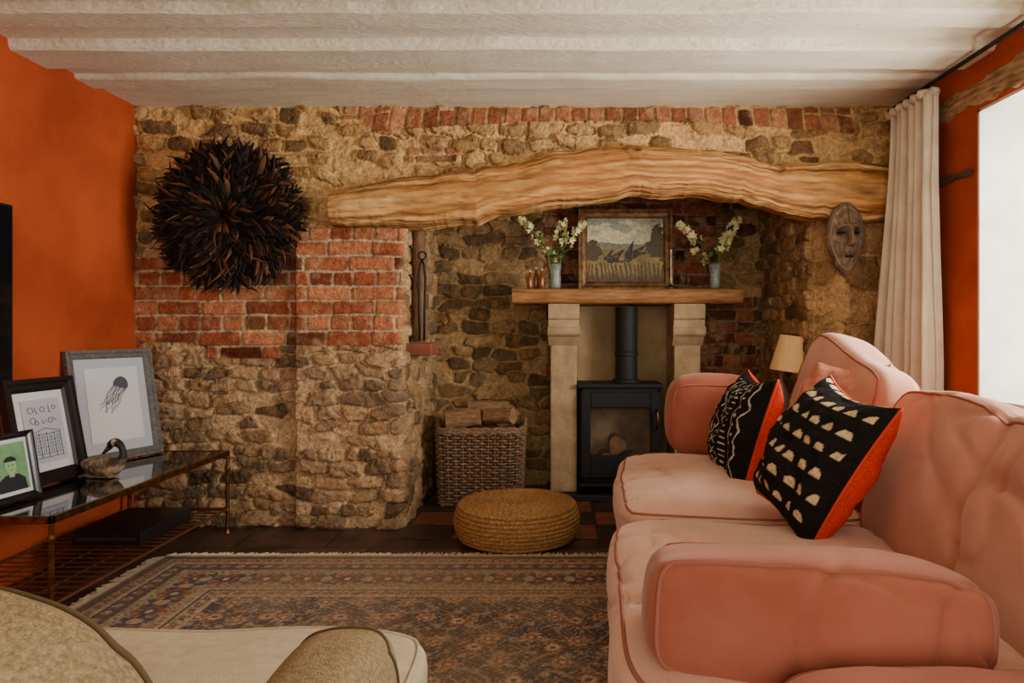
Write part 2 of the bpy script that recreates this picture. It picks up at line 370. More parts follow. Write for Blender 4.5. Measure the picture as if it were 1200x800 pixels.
# bressumer beam
def beam():
    NU=700;NV=120;P=np.zeros((NV,NU,3));C=np.zeros((NV,NU,3))
    xs=np.linspace(bx[0],bx[-1]+.02,NU)
    A=np.array(catmull(list(zip(bx,bt,bbm)),8))
    t_=np.interp(xs,A[:,0],A[:,1]);b_=np.interp(xs,A[:,0],A[:,2])
    t_=t_+.026*(fbm(xs*6,xs*0,91)-.5)+.012*(fbm(xs*20,xs*0,95)-.5);b_=b_+.036*(fbm(xs*5,xs*0+4,93)-.5)+.016*(fbm(xs*18,xs*0,96)-.5)
    for j in range(NV):
        a=2*math.pi*j/(NV-1)
        ca,sa=math.cos(a),math.sin(a);sx=math.copysign(abs(ca)**.8,ca);sz=math.copysign(abs(sa)**.7,sa)
        endr=np.clip(np.minimum(xs-xs[0]+.004,xs[-1]-xs+.004)/.012,0,1)**.5
        cz=(t_+b_)/2;hz=(t_-b_)/2*(.6+.4*endr);hy=.12*(.6+.4*endr)
        J=abs(j-NV/2)/NV*40
        wj=J+2.2*(fbm(xs*.8,xs*0,71)-.5)*2+.5*(fbm(xs*4,xs*0+J*.1,72)-.5)
        n=fbm(xs*2.4+3,J*.20+xs*0,5)-.5;n2=fbm(xs*4,wj*.7,6)-.5
        # long splits that follow the grain at fixed heights of the section
        crk=xs*0
        for q_,(pc,wd,ph_) in enumerate(((3.1,.13,0.),(5.4,.10,1.7),(7.2,.16,3.1),(9.3,.12,4.4),(11.6,.14,5.2),(13.8,.10,2.6),(15.9,.13,.8),(17.6,.1,3.9))):
            on=sst(.46,.60,fbm(xs*1.6+q_*7,xs*0+q_,200+q_))
            crk=np.maximum(crk,np.exp(-((wj-pc)/wd)**2)*on)
        g=1+.34*n+.22*n2-.16*crk
        P[j,:,0]=xs;P[j,:,1]=DB+.075+hy*sx*g;P[j,:,2]=cz+hz*sz*(1+.20*n+.14*n2)
        gr=fbm(xs*.9,wj*.9,8);gr2=fbm(xs*1.1,wj*2.4,9)
        col=mixc(S(154,98,50),S(218,164,96),sst(.3,.68,gr));col=mixc(col,S(112,66,34),sst(.48,.7,gr2)*.65)
        col=mixc(col,S(190,104,50),sst(.5,.75,fbm(xs*1.1+20,J*.1+xs*0,19))*.45)
        col=mixc(col,S(232,194,134),sst(.56,.75,fbm(xs*2.2+1,wj*1.1,29))*.5)
        col=mixc(col,S(48,28,16),np.clip(crk*.95,0,1))
        col=col*(.8+.4*fbm(xs*9,J*1.3+xs*0,39))[...,None]
        for kx,kj in((.40,44),(1.12,42)):
            kj=kj*NV/110;dd=np.hypot((xs-kx)/.032,(j-kj)/4.6)*(1+.35*(fbm(xs*20,xs*0+J,33)-.5));col=mixc(col,S(84,46,24),np.exp(-dd**2)*.65);col=mixc(col,S(120,72,40),np.exp(-((dd-1.7)/.25)**2)*.4)
            P[j,:,1]-=.02*np.exp(-(dd*.6)**2)-.025*np.exp(-(dd*1.5)**2)
        C[j]=col
    T=thing('oak_lintel_beam','gnarled curved golden oak beam spanning the fireplace recess','beam')
    m=M('oak_beam',rough=.7,attr=True,vscale=6,stretch=(1,5,7),bump=1.,bscale=7,spec=.2,bdist=.02)
    npgrid('beam_body',P,C,m,parent=T)
    for k in (0,NU-1):
        MB().add([tuple(P[j,k]) for j in range(NV-1)],[tuple(range(NV-1))],S(160,108,60)).obj('end_grain',m,T)
beam()
# ------------------------------------------------------------------ shell
MB().bb(XL-.2,XL,-1.2,3.7,-.05,2.3).obj('wall_left',m_orange,struct=True)
fx=MB().bb(XL-.2,XR+.5,-1.2,4.5,-.06,0)
nt=m_floor.node_tree;N=nt.nodes;L=nt.links
br=N.new('ShaderNodeTexBrick');br.inputs['Scale'].default_value=1.;br.inputs['Brick Width'].default_value=.42;br.inputs['Row Height'].default_value=.26;br.inputs['Mortar Size'].default_value=.008
br.inputs['Color1'].default_value=(1,1,1,1);br.inputs['Color2'].default_value=(.5,.44,.42,1);br.inputs['Mortar'].default_value=(.2,.17,.14,1)
tcn=[n for n in N if n.type=='TEX_COORD'][0];L.new(tcn.outputs['Object'],br.inputs['Vector'])
bs=N['Principled BSDF'];src=bs.inputs['Base Color'].links[0].from_socket;mm=N.new('ShaderNodeMix');mm.data_type='RGBA';mm.blend_type='MULTIPLY';mm.inputs[0].default_value=1
L.new(src,mm.inputs[6]);L.new(br.outputs['Color'],mm.inputs[7]);L.new(mm.outputs[2],bs.inputs['Base Color'])
fx.obj('floor',m_floor,struct=True)
def hearth(U,V):
    a=.235;i=np.floor(U/a);j=np.floor(V/a);f=np.minimum(np.minimum(U/a-i,1-(U/a-i)),np.minimum(V/a-j,1-(V/a-j)))*a
    ch=np.mod(i+j,2);n=fbm(U*12,V*12,3);r=h2(i,j,6)
    c=mixc(S(66,50,44),S(150,84,60),ch*(.6+.4*r))*(.6+.8*n)[...,None]
    s=sst(.002,.008,f);return (s*.004+.002*(n-.5)),mixc(S(40,34,30),c,s)
U,V=np.meshgrid(np.linspace(0,2.06,260),np.linspace(0,1.12,140));h,c=hearth(U,V)
npgrid('floor_hearth',np.stack([U-.73,V+3.24,h+.001],-1),c,M('quarry_tile',rough=.4,attr=True,vscale=20,bump=.15,bscale=60),struct=True)
# ceiling with uneven painted beams
MB().bb(XL-.2,XR+.5,-1.2,3.7,ZC,ZC+.06).obj('ceiling',m_ceil,struct=True)
k=0
for d0,d1,dz in((3.02,3.17,.022),(2.66,2.88,.040),(2.36,2.50,.034),(2.02,2.22,.042),(1.7,1.86,.036),(1.34,1.52,.036),(1.0,1.15,.036)):
    k+=1;NU=200;xs=np.linspace(XL,XR,NU);prof=[(d1+.006,ZC+.005),(d1,ZC-dz*.7),(d1-.012,ZC-dz),(d0+.012,ZC-dz),(d0,ZC-dz*.7),(d0-.006,ZC+.005)]
    P=np.zeros((6,NU,3))
    for j,(yy,zz) in enumerate(prof):
        wv=.030*(fbm(xs*.9+k*9,xs*0+(j>2)*3,k)-.5)+.010*(vn(xs*8,xs*0+(j>2)*5,k+3)-.5)
        P[j,:,0]=xs;P[j,:,1]=yy+wv;P[j,:,2]=zz+(.012*(fbm(xs*3,xs*0+j*.2,k+40)-.5) if 0<j<5 else 0)
    npgrid('trim_%d'%k,P,None,m_ceil,struct=True,smooth=False)
# right wall w/ window opening
WY1=2.78;WY0=1.25;WZ0=.70;WZ1=1.89;XO=XR+.48
mb=MB();mb.bb(XR,XO,WY1,3.7,-.05,2.3);mb.bb(XR,XO,-.2,WY0,-.05,2.3);mb.bb(XR,XO,WY0,WY1,-.05,WZ0);mb.bb(XR,XO,WY0,WY1,WZ1,2.3)
mb.obj('wall_right',m_orange,struct=True)
mb=MB();mb.bb(XR+.003,XO,WY1-.012,WY1+.0,WZ0,WZ1);mb.bb(XR+.003,XO,WY0,WY0+.012,WZ0,WZ1);mb.bb(XR+.003,XO,WY0,WY1,WZ1-.012,WZ1);mb.bb(XR-.01,XO,WY0,WY1,WZ0,WZ0+.02)
mb.obj('trim_20',m_white,struct=True)
mb=MB();xw=XO-.08
for y in(WY0+.03,(WY0+WY1)/2,WY1-.03):mb.bb(xw-.02,xw+.02,y-.025,y+.025,WZ0+.02,WZ1-.012)
for z in(WZ0+.045,(WZ0+WZ1)/2,WZ1-.035):mb.bb(xw-.018,xw+.018,WY0+.01,WY1-.01,z-.02,z+.02)
mb.obj('window_1',M('window_paint',S(215,212,204),.4),struct=True,bevel=.004)
def timber(name,label,x0,x1,y0,y1,z0,z1,seed,col):
    NU=240;NV=25;ys=np.linspace(y0,y1,NU);P=np.zeros((NV,NU,3))
    wv=.02*(fbm(ys*3,ys*0,seed+2)-.5);up=.030*(fbm(ys*11,ys*0,seed+8)-.5);dn=.030*(fbm(ys*13,ys*0,seed+9)-.5)
    for j in range(NV):
        a=2*math.pi*j/(NV-1);ca,sa=math.cos(a),math.sin(a);sx=math.copysign(abs(ca)**.4,ca);sz=math.copysign(abs(sa)**.4,sa)
        n=fbm(ys*12+seed,ys*0+abs(j-12)*.4,seed)-.5;e=np.clip(np.minimum(ys-y0,y1-ys)/.02,.7,1)
        P[j,:,0]=(x0+x1)/2+(x1-x0)/2*sx*(1+.3*n);P[j,:,1]=ys;P[j,:,2]=(z0+z1)/2+wv+((z1-z0)/2*sz*(1+.8*n)+(up if sz>0 else dn)*(z1-z0)/.1)*e
    return npgrid(name,P,None,M(name+'_wood',col[0],.85,col2=col[1],vscale=8,stretch=(8,1.5,8),bump=.9,bscale=14),label=label,cat='beam')
timber('window_lintel','weathered rough timber lintel above the window',XR-.018,XR+.10,1.6,3.06,WZ1+.012,WZ1+.12,3,(S(178,142,98),S(104,76,50)))
timber('wall_timber','short dark timber set in the orange wall',XR-.010,XR+.06,2.80,3.10,1.625,1.665,5,(S(104,72,44),S(62,42,28)))
# ------------------------------------------------------------------ FIREPLACE
m_stone=M('dressed_limestone',S(188,160,120),.8,col2=S(154,128,92),vscale=9,bump=.4,bscale=50)
HZ=.04;DP=4.0;BK_=DR-.055
MB().bb(WX(640,3.93),.90,3.93,BK_,.004,HZ).obj('hearth_slab',M('slate',S(40,36,35),.5,col2=S(26,24,24),bump=.3,bscale=20),label='dark slate hearth slab beneath the stove',cat='hearth',bevel=.004)
FS=thing('fireplace_surround','pale stone fireplace surround with carved corbels','fireplace',loc=(.415,4.1,HZ))
def loc(o,par):
    o.matrix_parent_inverse=Matrix.Translation(-par.location);return o
for a,b in((645,676),(790,821)):
    x0,x1=WX(a,DP),WX(b,DP)
    mb=MB();mb.bb(x0,x1,DP,BK_,HZ+.001,1.142);loc(mb.obj('pillar',m_stone,FS,bevel=.008),FS)
    pr=[(DP-.075,1.143),(DP-.075,1.06),(DP-.06,1.05),(DP-.06,1.02)]
    for q in range(9):pr.append((DP-.062+.062*(q/8)**2,1.02-.12*(q/8)))
    pr+=[(DP+.02,.90),(DP+.02,1.143)]
    n=len(pr);e=.012;mb=MB();mb.add([(x0-e,y,z) for y,z in pr]+[(x1+e,y,z) for y,z in pr],[tuple(range(n)),tuple(range(2*n-1,n-1,-1))]+[(i,i+n,(i+1)%n+n,(i+1)%n) for i in range(n)])
    cb_=loc(mb.obj('corbel',m_stone,FS,bevel=.003),FS)
    mb=MB();mb.tube([(x0-e-.004,DP-.045,.985),(x1+e+.004,DP-.045,.985)],.03,16);mb.obj('scroll',m_stone,cb_,smooth=False)
mb=MB();mb.bb(WX(676,DP)+.001,WX(790,DP)-.001,BK_-.03,BK_,HZ+.001,1.14);loc(mb.obj('back_slab',M('concrete_tan',S(172,144,104),.85,col2=S(134,110,78),vscale=4,bump=.3,bscale=40),FS),FS)
def mantel():
    x0,x1=WX(600,3.93),WX(871,3.93);NU=120;xs=np.linspace(x0,x1,NU);zt,zb=1.232,1.146
    prof=[(BK_,zt),(3.95,zt),(3.932,zt-.008),(3.93,(zt+zb)/2),(3.937,zb+.01),(3.955,zb),(BK_,zb),(BK_,zt)]
    P=np.zeros((len(prof),NU,3))
    for j,(y,z) in enumerate(prof):
        f=1 if 1<j<6 else 0
        P[j,:,0]=xs;P[j,:,1]=y+f*.025*(fbm(xs*5,xs*0+j*.3,4)-.5);P[j,:,2]=z+(.012*(fbm(xs*5,xs*0+j*.5,7)-.5) if j in(3,4) else 0)
    m=M('mantel_oak',S(190,134,76),.55,col2=S(126,80,42),vscale=7,stretch=(1,8,10),bump=.5,bscale=14)
    T=thing('mantel_shelf','rustic oak mantel shelf on stone corbels','shelf',loc=(.41,4.1,1.14))
    loc(npgrid('board',P,None,m,parent=T),T)
    for k in(0,NU-1):loc(MB().add([tuple(P[j,k]) for j in range(7)],[tuple(range(7))]).obj('end_grain',m,T),T)
mantel();MZ=1.234
# stove
sx0,sx1=WX(679,DP),WX(774,DP);cxs=(sx0+sx1)/2;y0,y1=3.97,4.22;z0,z1=.105,.655
STV=thing('wood_burning_stove','black cast iron wood burner with glass door and flue','stove',loc=(cxs,4.1,HZ))
mb=MB();t=.02
mb.bb(sx0,sx0+t,y0+.01,y1,z0,z1);mb.bb(sx1-t,sx1,y0+.01,y1,z0,z1);mb.bb(sx0,sx1,y0+.01,y1,z0,z0+.03);mb.bb(sx0,sx1,y0+.01,y1,z1-.03,z1);mb.bb(sx0,sx1,y1-.02,y1,z0,z1)
mb.bb(sx0-.012,sx1+.012,y0-.015,y1+.01,z1,z1+.025);mb.bb(sx0-.006,sx1+.006,y0-.03,y1,z0-.02,z0)
loc(mb.obj('body',m_black,STV,bevel=.005),STV)
mb=MB();fw=.055;a0,a1,b0,b1=sx0+.008,sx1-.008,z0+.03,z1-.025
mb.bb(a0,a0+fw,y0-.015,y0+.01,b0,b1);mb.bb(a1-fw,a1,y0-.015,y0+.01,b0,b1);mb.bb(a0+fw,a1-fw,y0-.015,y0+.01,b0,b0+.13);mb.bb(a0+fw,a1-fw,y0-.015,y0+.01,b1-.09,b1)
door=loc(mb.obj('door',m_black,STV,bevel=.005),STV)
MB().tube([(a1-.02,y0-.03,.42),(a1-.02,y0-.045,.44),(a1-.02,y0-.045,.52),(a1-.02,y0-.02,.53)],.007,8).obj('handle',m_brass,door,smooth=True)
MB().bb(a0+fw,a1-fw,y0-.004,y0-.001,b0+.13,b1-.09).obj('door_glass',M('stove_glass',(.06,.05,.04),.08,alpha=.22),door)
mb=MB();mb.bb(sx0+t,sx0+t+.012,y0+.02,y1-.02,z0+.03,z1-.03);mb.bb(sx1-t-.012,sx1-t,y0+.02,y1-.02,z0+.03,z1-.03);mb.bb(sx0+t,sx1-t,y1-.06,y1-.02,z0+.03,z1-.03);mb.bb(sx0+t,sx1-t,y0+.02,y1-.02,z0+.03,z0+.05)
loc(mb.obj('fire_brick_lining',M('fire_brick',S(220,186,144),.9,col2=S(150,118,86),vscale=5),STV),STV)
for xx in(sx0+.04,sx1-.04):
    for yy in(y0+.04,y1-.04):
        mb=MB();mb.lathe([(.022,0),(.016,.02),(.022,z0-HZ-.02)],12,(xx,yy,HZ+.001));loc(mb.obj('leg',m_black,STV,smooth=True),STV)
mb=MB();cy=4.11;cxf=WX(734,4.11);mb.lathe([(.085,.0),(.085,.02),(.068,.025),(.066,.16),(.071,.165),(.071,.185),(.066,.19),(.066,.455)],28,(cxf,cy,z1+.02));loc(mb.obj('flue_pipe',m_flue,STV),STV)
for q in(-.05,.05):loc(MB().bb(cxs+q-.02,cxs+q+.02,y0-.022,y0-.014,z0+.05,z0+.062).obj('air_vent',m_black,STV),STV)
m_bark=M('log_bark',S(160,120,82),.9,col2=S(108,80,54),vscale=18,stretch=(1,1,4),bump=.9,bscale=30)
m_cut=M('log_cut_wood',S(190,146,98),.8,col2=S(150,108,68),vscale=20)
def log(c,dirv,L_,r,kind=0,group='split firewood logs',lab='split firewood log with rough bark'):
    T=thing('firewood_log',lab,'log',loc=c,group=group)
    d=Vector(dirv).normalized();q=d.to_track_quat('Z','Y').to_matrix()
    K=14;prof=[]
    for k in range(K):
        a=2*math.pi*k/K;rr=r*(1+.12*math.sin(3*a+c[0]*30)+.06*math.sin(7*a))
        if kind and math.sin(a)<-.1:rr*=.55
        prof.append((rr*math.cos(a),rr*math.sin(a)))
    vs=[];fs=[];NS=7
    for i in range(NS):
        z=-L_/2+L_*i/(NS-1);s=1+.05*math.sin(i*2.1+c[0]*9)
        for x,y in prof:vs.append(q@Vector((x*s,y*s,z)))
    for i in range(NS-1):
        for k in range(K):
            l=(k+1)%K;fs.append((i*K+k,i*K+l,(i+1)*K+l,(i+1)*K+k))
    MB().add(vs,fs).obj('bark',m_bark,T,smooth=True)
    MB().add(vs[:K],[tuple(range(K-1,-1,-1))]).obj('cut_end',m_cut,T)
    MB().add(vs[-K:],[tuple(range(K))]).obj('cut_end',m_cut,T)
for i,(x,z) in enumerate(((cxs-.085,.215),(cxs+.065,.215),(cxs-.01,.315))):
    log((x,4.085,z),(.05*(i-1),1,0),.15,.052,i%2,'logs inside the stove','pale split log laid in the stove')
# log basket
BK=thing('log_basket','square brown wicker log basket with looped handles','basket',loc=(WX(565,3.98),3.98,.006))
m_wick=M('wicker',S(156,124,92),.75,col2=S(104,80,60),vscale=60,bump=.4,bscale=120)
def rrect(t,w,d):
    a=2*math.pi*t;ca,sa=math.cos(a),math.sin(a);n=6.;k=(abs(ca)**n+abs(sa)**n)**(-1/n);return (w*ca*k,d*sa*k)
BH=.42;mb=MB();NS=44
def bw_(z):return .228+.015*z/BH, .165+.012*z/BH
rows=25
for r_ in range(rows):
    z=.012+r_*(BH-.03)/(rows-1);w,d=bw_(z);pts=[]
    for k in range(NS*4):
        x,y=rrect(k/(NS*4),1,1);off=.011*math.sin(math.pi*(k/4.)+math.pi*r_)
        pts.append(((w+off)*x,(d+off)*y,z))
    mb.tube(pts,.0072,5,closed=True)
mb.obj('woven_body',m_wick,BK,smooth=True)
mb=MB()
for k in range(NS):
    x,y=rrect((k+.5)/NS,1,1);w0,d0=bw_(0);w1,d1=bw_(BH);mb.tube([(w0*x,d0*y,0),(w1*x,d1*y,BH)],.0055,5)
mb.obj('stake',m_wick,BK)['kind']='stuff'
mb=MB()
for j,rr in((0,.014),(1,.012)):
    w,d=bw_(BH);mb.tube([(rrect(k/120,1,1)[0]*w,rrect(k/120,1,1)[1]*d,BH-.005+.016*j+.004*math.sin(k*1.3)) for k in range(120)],rr,6,closed=True)
mb.obj('rim',m_wick,BK,smooth=True)
MB().bb(-.215,.215,-.155,.155,.0,.03).obj('basket_base',m_wick,BK)
for s in(-1,1):
    MB().tube([Vector((s*.24,-.07,BH-.02))+Vector((s*.012,.14*i/10,.07*math.sin(math.pi*i/10))) for i in range(11)],.011,7).obj('handle',m_wick,BK,smooth=True)
bc=BK.location
for i,(x,y,z,dv_,L_,r) in enumerate([(-.105,-.07,.485,(1,.25,.1),.20,.055),(.11,-.08,.485,(1,-.4,.05),.17,.055),(.03,.04,.525,(1,.15,-.05),.24,.055),(-.14,.07,.485,(.3,1,.1),.14,.055),(.14,.07,.485,(.3,1,.1),.13,.055),(.0,-.07,.385,(1,0,0),.38,.048),(.0,.05,.385,(1,0,0),.38,.048)]):
    log((bc[0]+x,bc[1]+y,z),dv_,L_,r,i%2,'firewood in the log basket','rough split firewood log in wicker basket')
# pouf
PF=thing('woven_pouf','round braided seagrass floor pouf','pouf',loc=(WX(606,3.28),3.28,.008))
m_sea=M('seagrass_braid',S(204,156,96),.75,col2=S(142,100,54),vscale=90,bump=.6,bscale=160)
def braid(R,z,rr,n,ph,mb):
    K=280;pts=[];rad=[]
    for k in range(K):
        a=2*math.pi*k/K;w=.12*rr*math.sin(a*n+ph);pts.append(((R+w)*math.cos(a),(R+w)*math.sin(a),z+w));rad.append(rr*(1+.28*abs(math.sin(a*n/2+ph))))
    mb.tube(pts,rad,7,closed=True)
mb=MB()
for i in range(9):braid(.268+.024*math.sin(math.pi*(i+.5)/9),.012+i*.0175,.0092,64,i*.9,mb)
mb.obj('side_coil',m_sea,PF,smooth=True);mb=MB();R=.262;i=0
while R>.01:
    q=R/.27;z=.156+.034*math.sin(min(1,q*1.05)*math.pi)*.8-.016*(1-q);braid(R,z,.0078,max(6,int(64*q)),i*.9,mb);R-=.0150;i+=1
mb.lathe([(.262,.004),(.280,.08),(.258,.150),(.20,.165),(.001,.130)],48);mb.obj('top_coil',m_sea,PF,smooth=True)
# ------------------------------------------------------------------ mantel items
def frame(name,label,w,h,fw,fd,fmat,mat4,mount=None):
    T=thing(name,label,'picture',mat=mat4)
    prof=[(0,0),(0,-fd),(fw*.3,-fd*1.0),(fw*.45,-fd*.75),(fw*.8,-fd*.6),(fw,-fd*.35),(fw,0)]
    cor=[(-w/2,0),(w/2,0),(w/2,h),(-w/2,h)];dirs=[(1,1),(-1,1),(-1,-1),(1,-1)];n=len(prof)
    vs=[];fs=[]
    for (cx,cz),(dx,dz) in zip(cor,dirs):
        for a,b in prof:vs.append((cx+dx*a,b,cz+dz*a))
    for e in range(4):
        f=(e+1)%4
        for k in range(n-1):fs.append((e*n+k,f*n+k,f*n+k+1,e*n+k+1))
    MB().add(vs,fs).obj('frame',fmat,T)
    MB().bb(-w/2+.003,w/2-.003,-.002,.006,.003,h-.003).obj('backing_board',M('backing',S(90,70,50),.9),T)
    if mount:MB().bb(-w/2+fw*.9,w/2-fw*.9,-fd*.3,-.003,fw*.9,h-fw*.9).obj('mount',mount,T)
    return T
pw=WX(788,4.2)-WX(678,4.2);ph=.50
m_gilt=M('gilt_brown_frame',S(150,106,58),.4,metal=.35,col2=S(88,56,32),vscale=25,bump=.4,bscale=60)
PT=frame('landscape_painting','gilt framed oil painting of birds in a landscape',pw,ph,.055,.035,m_gilt,Matrix.Translation(((WX(733,4.19)),4.20,MZ))@Matrix.Rotation(-3*D2R,4,'X'))
iw,ih=pw-.10,ph-.10
U,V=np.meshgrid(np.linspace(0,1,200),np.linspace(0,1,160))
sky=mixc(S(222,206,160),S(160,168,150),sst(.5,1,V+.2*(fbm(U*4,V*6,2)-.5)));sky=mixc(sky,S(234,220,180),sst(.5,.7,fbm(U*4,V*7,5)))
gr=mixc(S(118,106,56),S(176,144,84),fbm(U*9,V*14,7));gr=mixc(gr,S(88,62,38),1-sst(.05,.3,V+.1*fbm(U*6,V*6,8)))
hor=.52+.04*(fbm(U*4,V*0,3)-.5);c=mixc(gr,sky,sst(hor-.01,hor+.02,V))
hill=(V<hor+.05+.06*fbm(U*5,V*0,11))&(V>hor-.02);c=np.where(hill[...,None],np.array(S(132,134,108)),c)
tree=(np.hypot((U-.94)/.14,(V-.60)/.26)+1.3*(fbm(U*9,V*9,14)-.5)<.95)|(np.hypot((U-.08)/.12,(V-.5)/.14)+1.3*(fbm(U*9,V*9,15)-.5)<.9);c=np.where(tree[...,None],np.array(S(84,76,42))*(.5+1.1*fbm(U*30,V*30,4))[...,None],c)
reed=(np.abs(np.sin(U*60+6*fbm(U*5,V*3,55)))>.86)&(V<.22+.16*fbm(U*12,V*0,56));c=np.where(reed[...,None],np.array(S(74,66,36)),c)
def ell(cx,cy,a,b,an):
    x=(U-cx)*math.cos(an)+(V-cy)*math.sin(an);y=-(U-cx)*math.sin(an)+(V-cy)*math.cos(an);return (x/a)**2+(y/b*(1+.8*x/a))**2<1
bird=ell(.38,.34,.11,.040,-.25)|ell(.30,.42,.10,.026,1.2)|ell(.42,.44,.11,.030,.8)|ell(.27,.36,.05,.016,-.2)|ell(.60,.40,.11,.040,.35)|ell(.57,.53,.12,.028,1.25)|ell(.68,.50,.10,.026,.7)|ell(.73,.45,.06,.016,.3)
c=np.where(bird[...,None],mixc(S(44,36,30),S(120,96,70),sst(.5,.7,fbm(U*40,V*40,24))),c)
npgrid('canvas',np.stack([(U-.5)*iw,U*0-.012,.05+V*ih],-1),c,m_paint,parent=PT)
def vase(c,lab):
    T=thing('glass_vase',lab,'vase',loc=c)
    pr=[(.026,0),(.03,.01),(.033,.05),(.03,.10),(.036,.15)];inn=[(.034,.15),(.028,.10),(.031,.05),(.027,.012),(.001,.01)]
    MB().lathe(pr+inn,28).obj('vessel',M('vase_glass',S(200,214,206),.05,alpha=.24,spec=.8),T,smooth=True)
    MB().lathe([(.025,.012),(.0285,.05),(.0275,.075),(.001,.075)],24).obj('water',M('vase_water',S(190,200,180),.05,alpha=.25),T,smooth=True)
m_stem=M('green_stem',S(116,152,70),.6,col2=S(88,122,52),vscale=30)
m_leaf=M('green_leaf',S(130,164,80),.55,col2=S(92,130,58),vscale=20)
m_blos=M('cream_petal',S(252,246,196),.6,col2=S(242,228,150),vscale=40)
def flower(base,tip,bend,nb,lab,group):
    T=thing('flower_stem',lab,'flower',loc=base,group=group)
    b=Vector(base);t=Vector(tip)-b;mid=t*.5+Vector(bend);pts=[Vector(q) for q in catmull([(0,0,0),tuple(mid*.55),tuple(mid),tuple(mid*.35+t*.7),tuple(t)],6)]
    n=len(pts);MB().tube(pts,[.0032*(1-.5*i/n) for i in range(n)],6).obj('stem',m_stem,T,smooth=True)
    mb=MB()
    for i in range(nb):
        k=min(int(n*(.58+.42*i/nb)),n-1);p=pts[k];s=.018*(1.25-.55*i/nb)
        a0=random.random()*6.28;oc=p+Vector((math.cos(a0)*s*1.1,math.sin(a0)*s*1.1,random.uniform(-.5,.5)*s))
        ax=(oc-p).normalized();q=ax.to_track_quat('Z','Y').to_matrix()
        for e in range(5):
            a=2*math.pi*e/5;d=Vector((math.cos(a),math.sin(a),.35));sd=Vector((-math.sin(a),math.cos(a),0))
            mb.add([oc,oc+q@(d*s*.55+sd*s*.42),oc+q@(d*s*1.15+Vector((0,0,s*.2))),oc+q@(d*s*.55-sd*s*.42)],[(0,1,2,3)])
    mb.obj('blossom',m_blos,T)['kind']='stuff'
    mb=MB()
    for i in range(12):
        k=int(n*(.34+.3*i/12));p=pts[k];a=i*2.4;d=Vector((math.cos(a),math.sin(a)*.6,.45)).normalized();sd=d.cross(Vector((0,0,1))).normalized();L_=random.uniform(.05,.09)
        vs=[p];
        for q_,w_ in((.3,.014),(.65,.013)):
            vs+=[p+d*L_*q_+sd*w_+Vector((0,0,-.01*q_)),p+d*L_*q_-sd*w_+Vector((0,0,-.01*q_))]
        vs.append(p+d*L_+Vector((0,0,-.022)));mb.add(vs,[(0,1,2),(1,3,4,2),(3,5,4)])
    mb.obj('leaf',m_leaf,T)['kind']='stuff'
dv=4.06
for (vx,tips,g,ll) in ((651,[(610,256),(660,258),(683,262),(640,290)],'flowers beside the painting','clear glass vase with flower stems by brown bottles'),(838,[(795,262),(866,256),(855,275),(812,292)],'flowers at the shelf end','clear glass vase with flower stems near candlestick')):
    vb=W(vx,0,dv);vb.z=MZ;vase(tuple(vb),ll)
    for i,(a,b_) in enumerate(tips):
        t=W(a,b_,dv+(-.05,.03,-.02,.05)[i]);base=(vb.x+(-.010,.010,.004,-.004)[i],vb.y+(-.008,.004,-.012,.012)[i],MZ+.016)
        flower(base,tuple(t),((t.x-vb.x)*-.25,0,.03),30 if i<3 else 10,'cream blossomed flower stem with green leaves',g)
m_amber=M('amber_glass',S(150,84,34),.15,col2=S(110,56,22),coat=.5)
for i,(px,hh) in enumerate(((621,.11),(628,.13),(635,.12))):
    p=W(px,0,4.01);T=thing('small_bottle','small amber glass bottle on the oak shelf','bottle',loc=(p.x,p.y+(.035 if i==1 else 0),MZ),group='amber bottles on the mantel')
    MB().lathe([(.014,0),(.016,.005),(.016,hh*.55),(.013,hh*.66),(.0065,hh*.75),(.0065,hh*.9)],16).obj('bottle_body',m_amber,T,smooth=True)
    MB().lathe([(.008,hh*.88),(.008,hh)],12).obj('cap',M('cream_cap',S(206,180,130),.6),T)
p=W(786,0,4.0);T=thing('candlestick','slender silver metal candlestick','candlestick',loc=(p.x,p.y,MZ))
MB().lathe([(.03,0),(.03,.006),(.012,.014),(.006,.03),(.009,.05),(.005,.07),(.005,.16),(.01,.19),(.006,.2),(.012,.225),(.012,.235)],20).obj('stand',M('pewter',S(150,140,125),.3,metal=1),T,smooth=True)
# wooden post, ledge, fire tongs at the recess edge
timber_m=M('old_post',S(136,96,60),.8,col2=S(84,56,36),vscale=12,stretch=(8,8,1),bump=.7,bscale=18)
MB().tube([(OX0+.058,3.60,z) for z in np.linspace(.93,1.62,12)],[.034+.004*math.sin(i*2.) for i in range(12)],9).obj('wooden_post',timber_m,label='old rough wooden post at the recess edge',cat='post',smooth=True)
MB().bb(OX0+.0,OX0+.14,3.52,3.74,.86,.925).obj('brick_ledge',M('ledge_brick',S(150,84,58),.9,col2=S(116,62,44),bump=.5,bscale=40),label='small brick ledge projecting inside the recess',cat='ledge',bevel=.008)
T=thing('fire_tongs','long black wrought iron fire tongs','fire tongs',loc=(OX0+.085,3.545,1.36))
for s in(-1,1):MB().tube([(0,0,0),(s*.010,0,-.03),(s*.018,0,-.10),(s*.014,0,-.25),(s*.012,0,-.42)],.006,7).obj('tong_arm',m_black,T,smooth=True)
MB().tube([(.02*math.cos(a),0,.02+.02*math.sin(a)) for a in np.linspace(0,6.28,16)],.004,6).obj('ring',m_black,T,smooth=True)
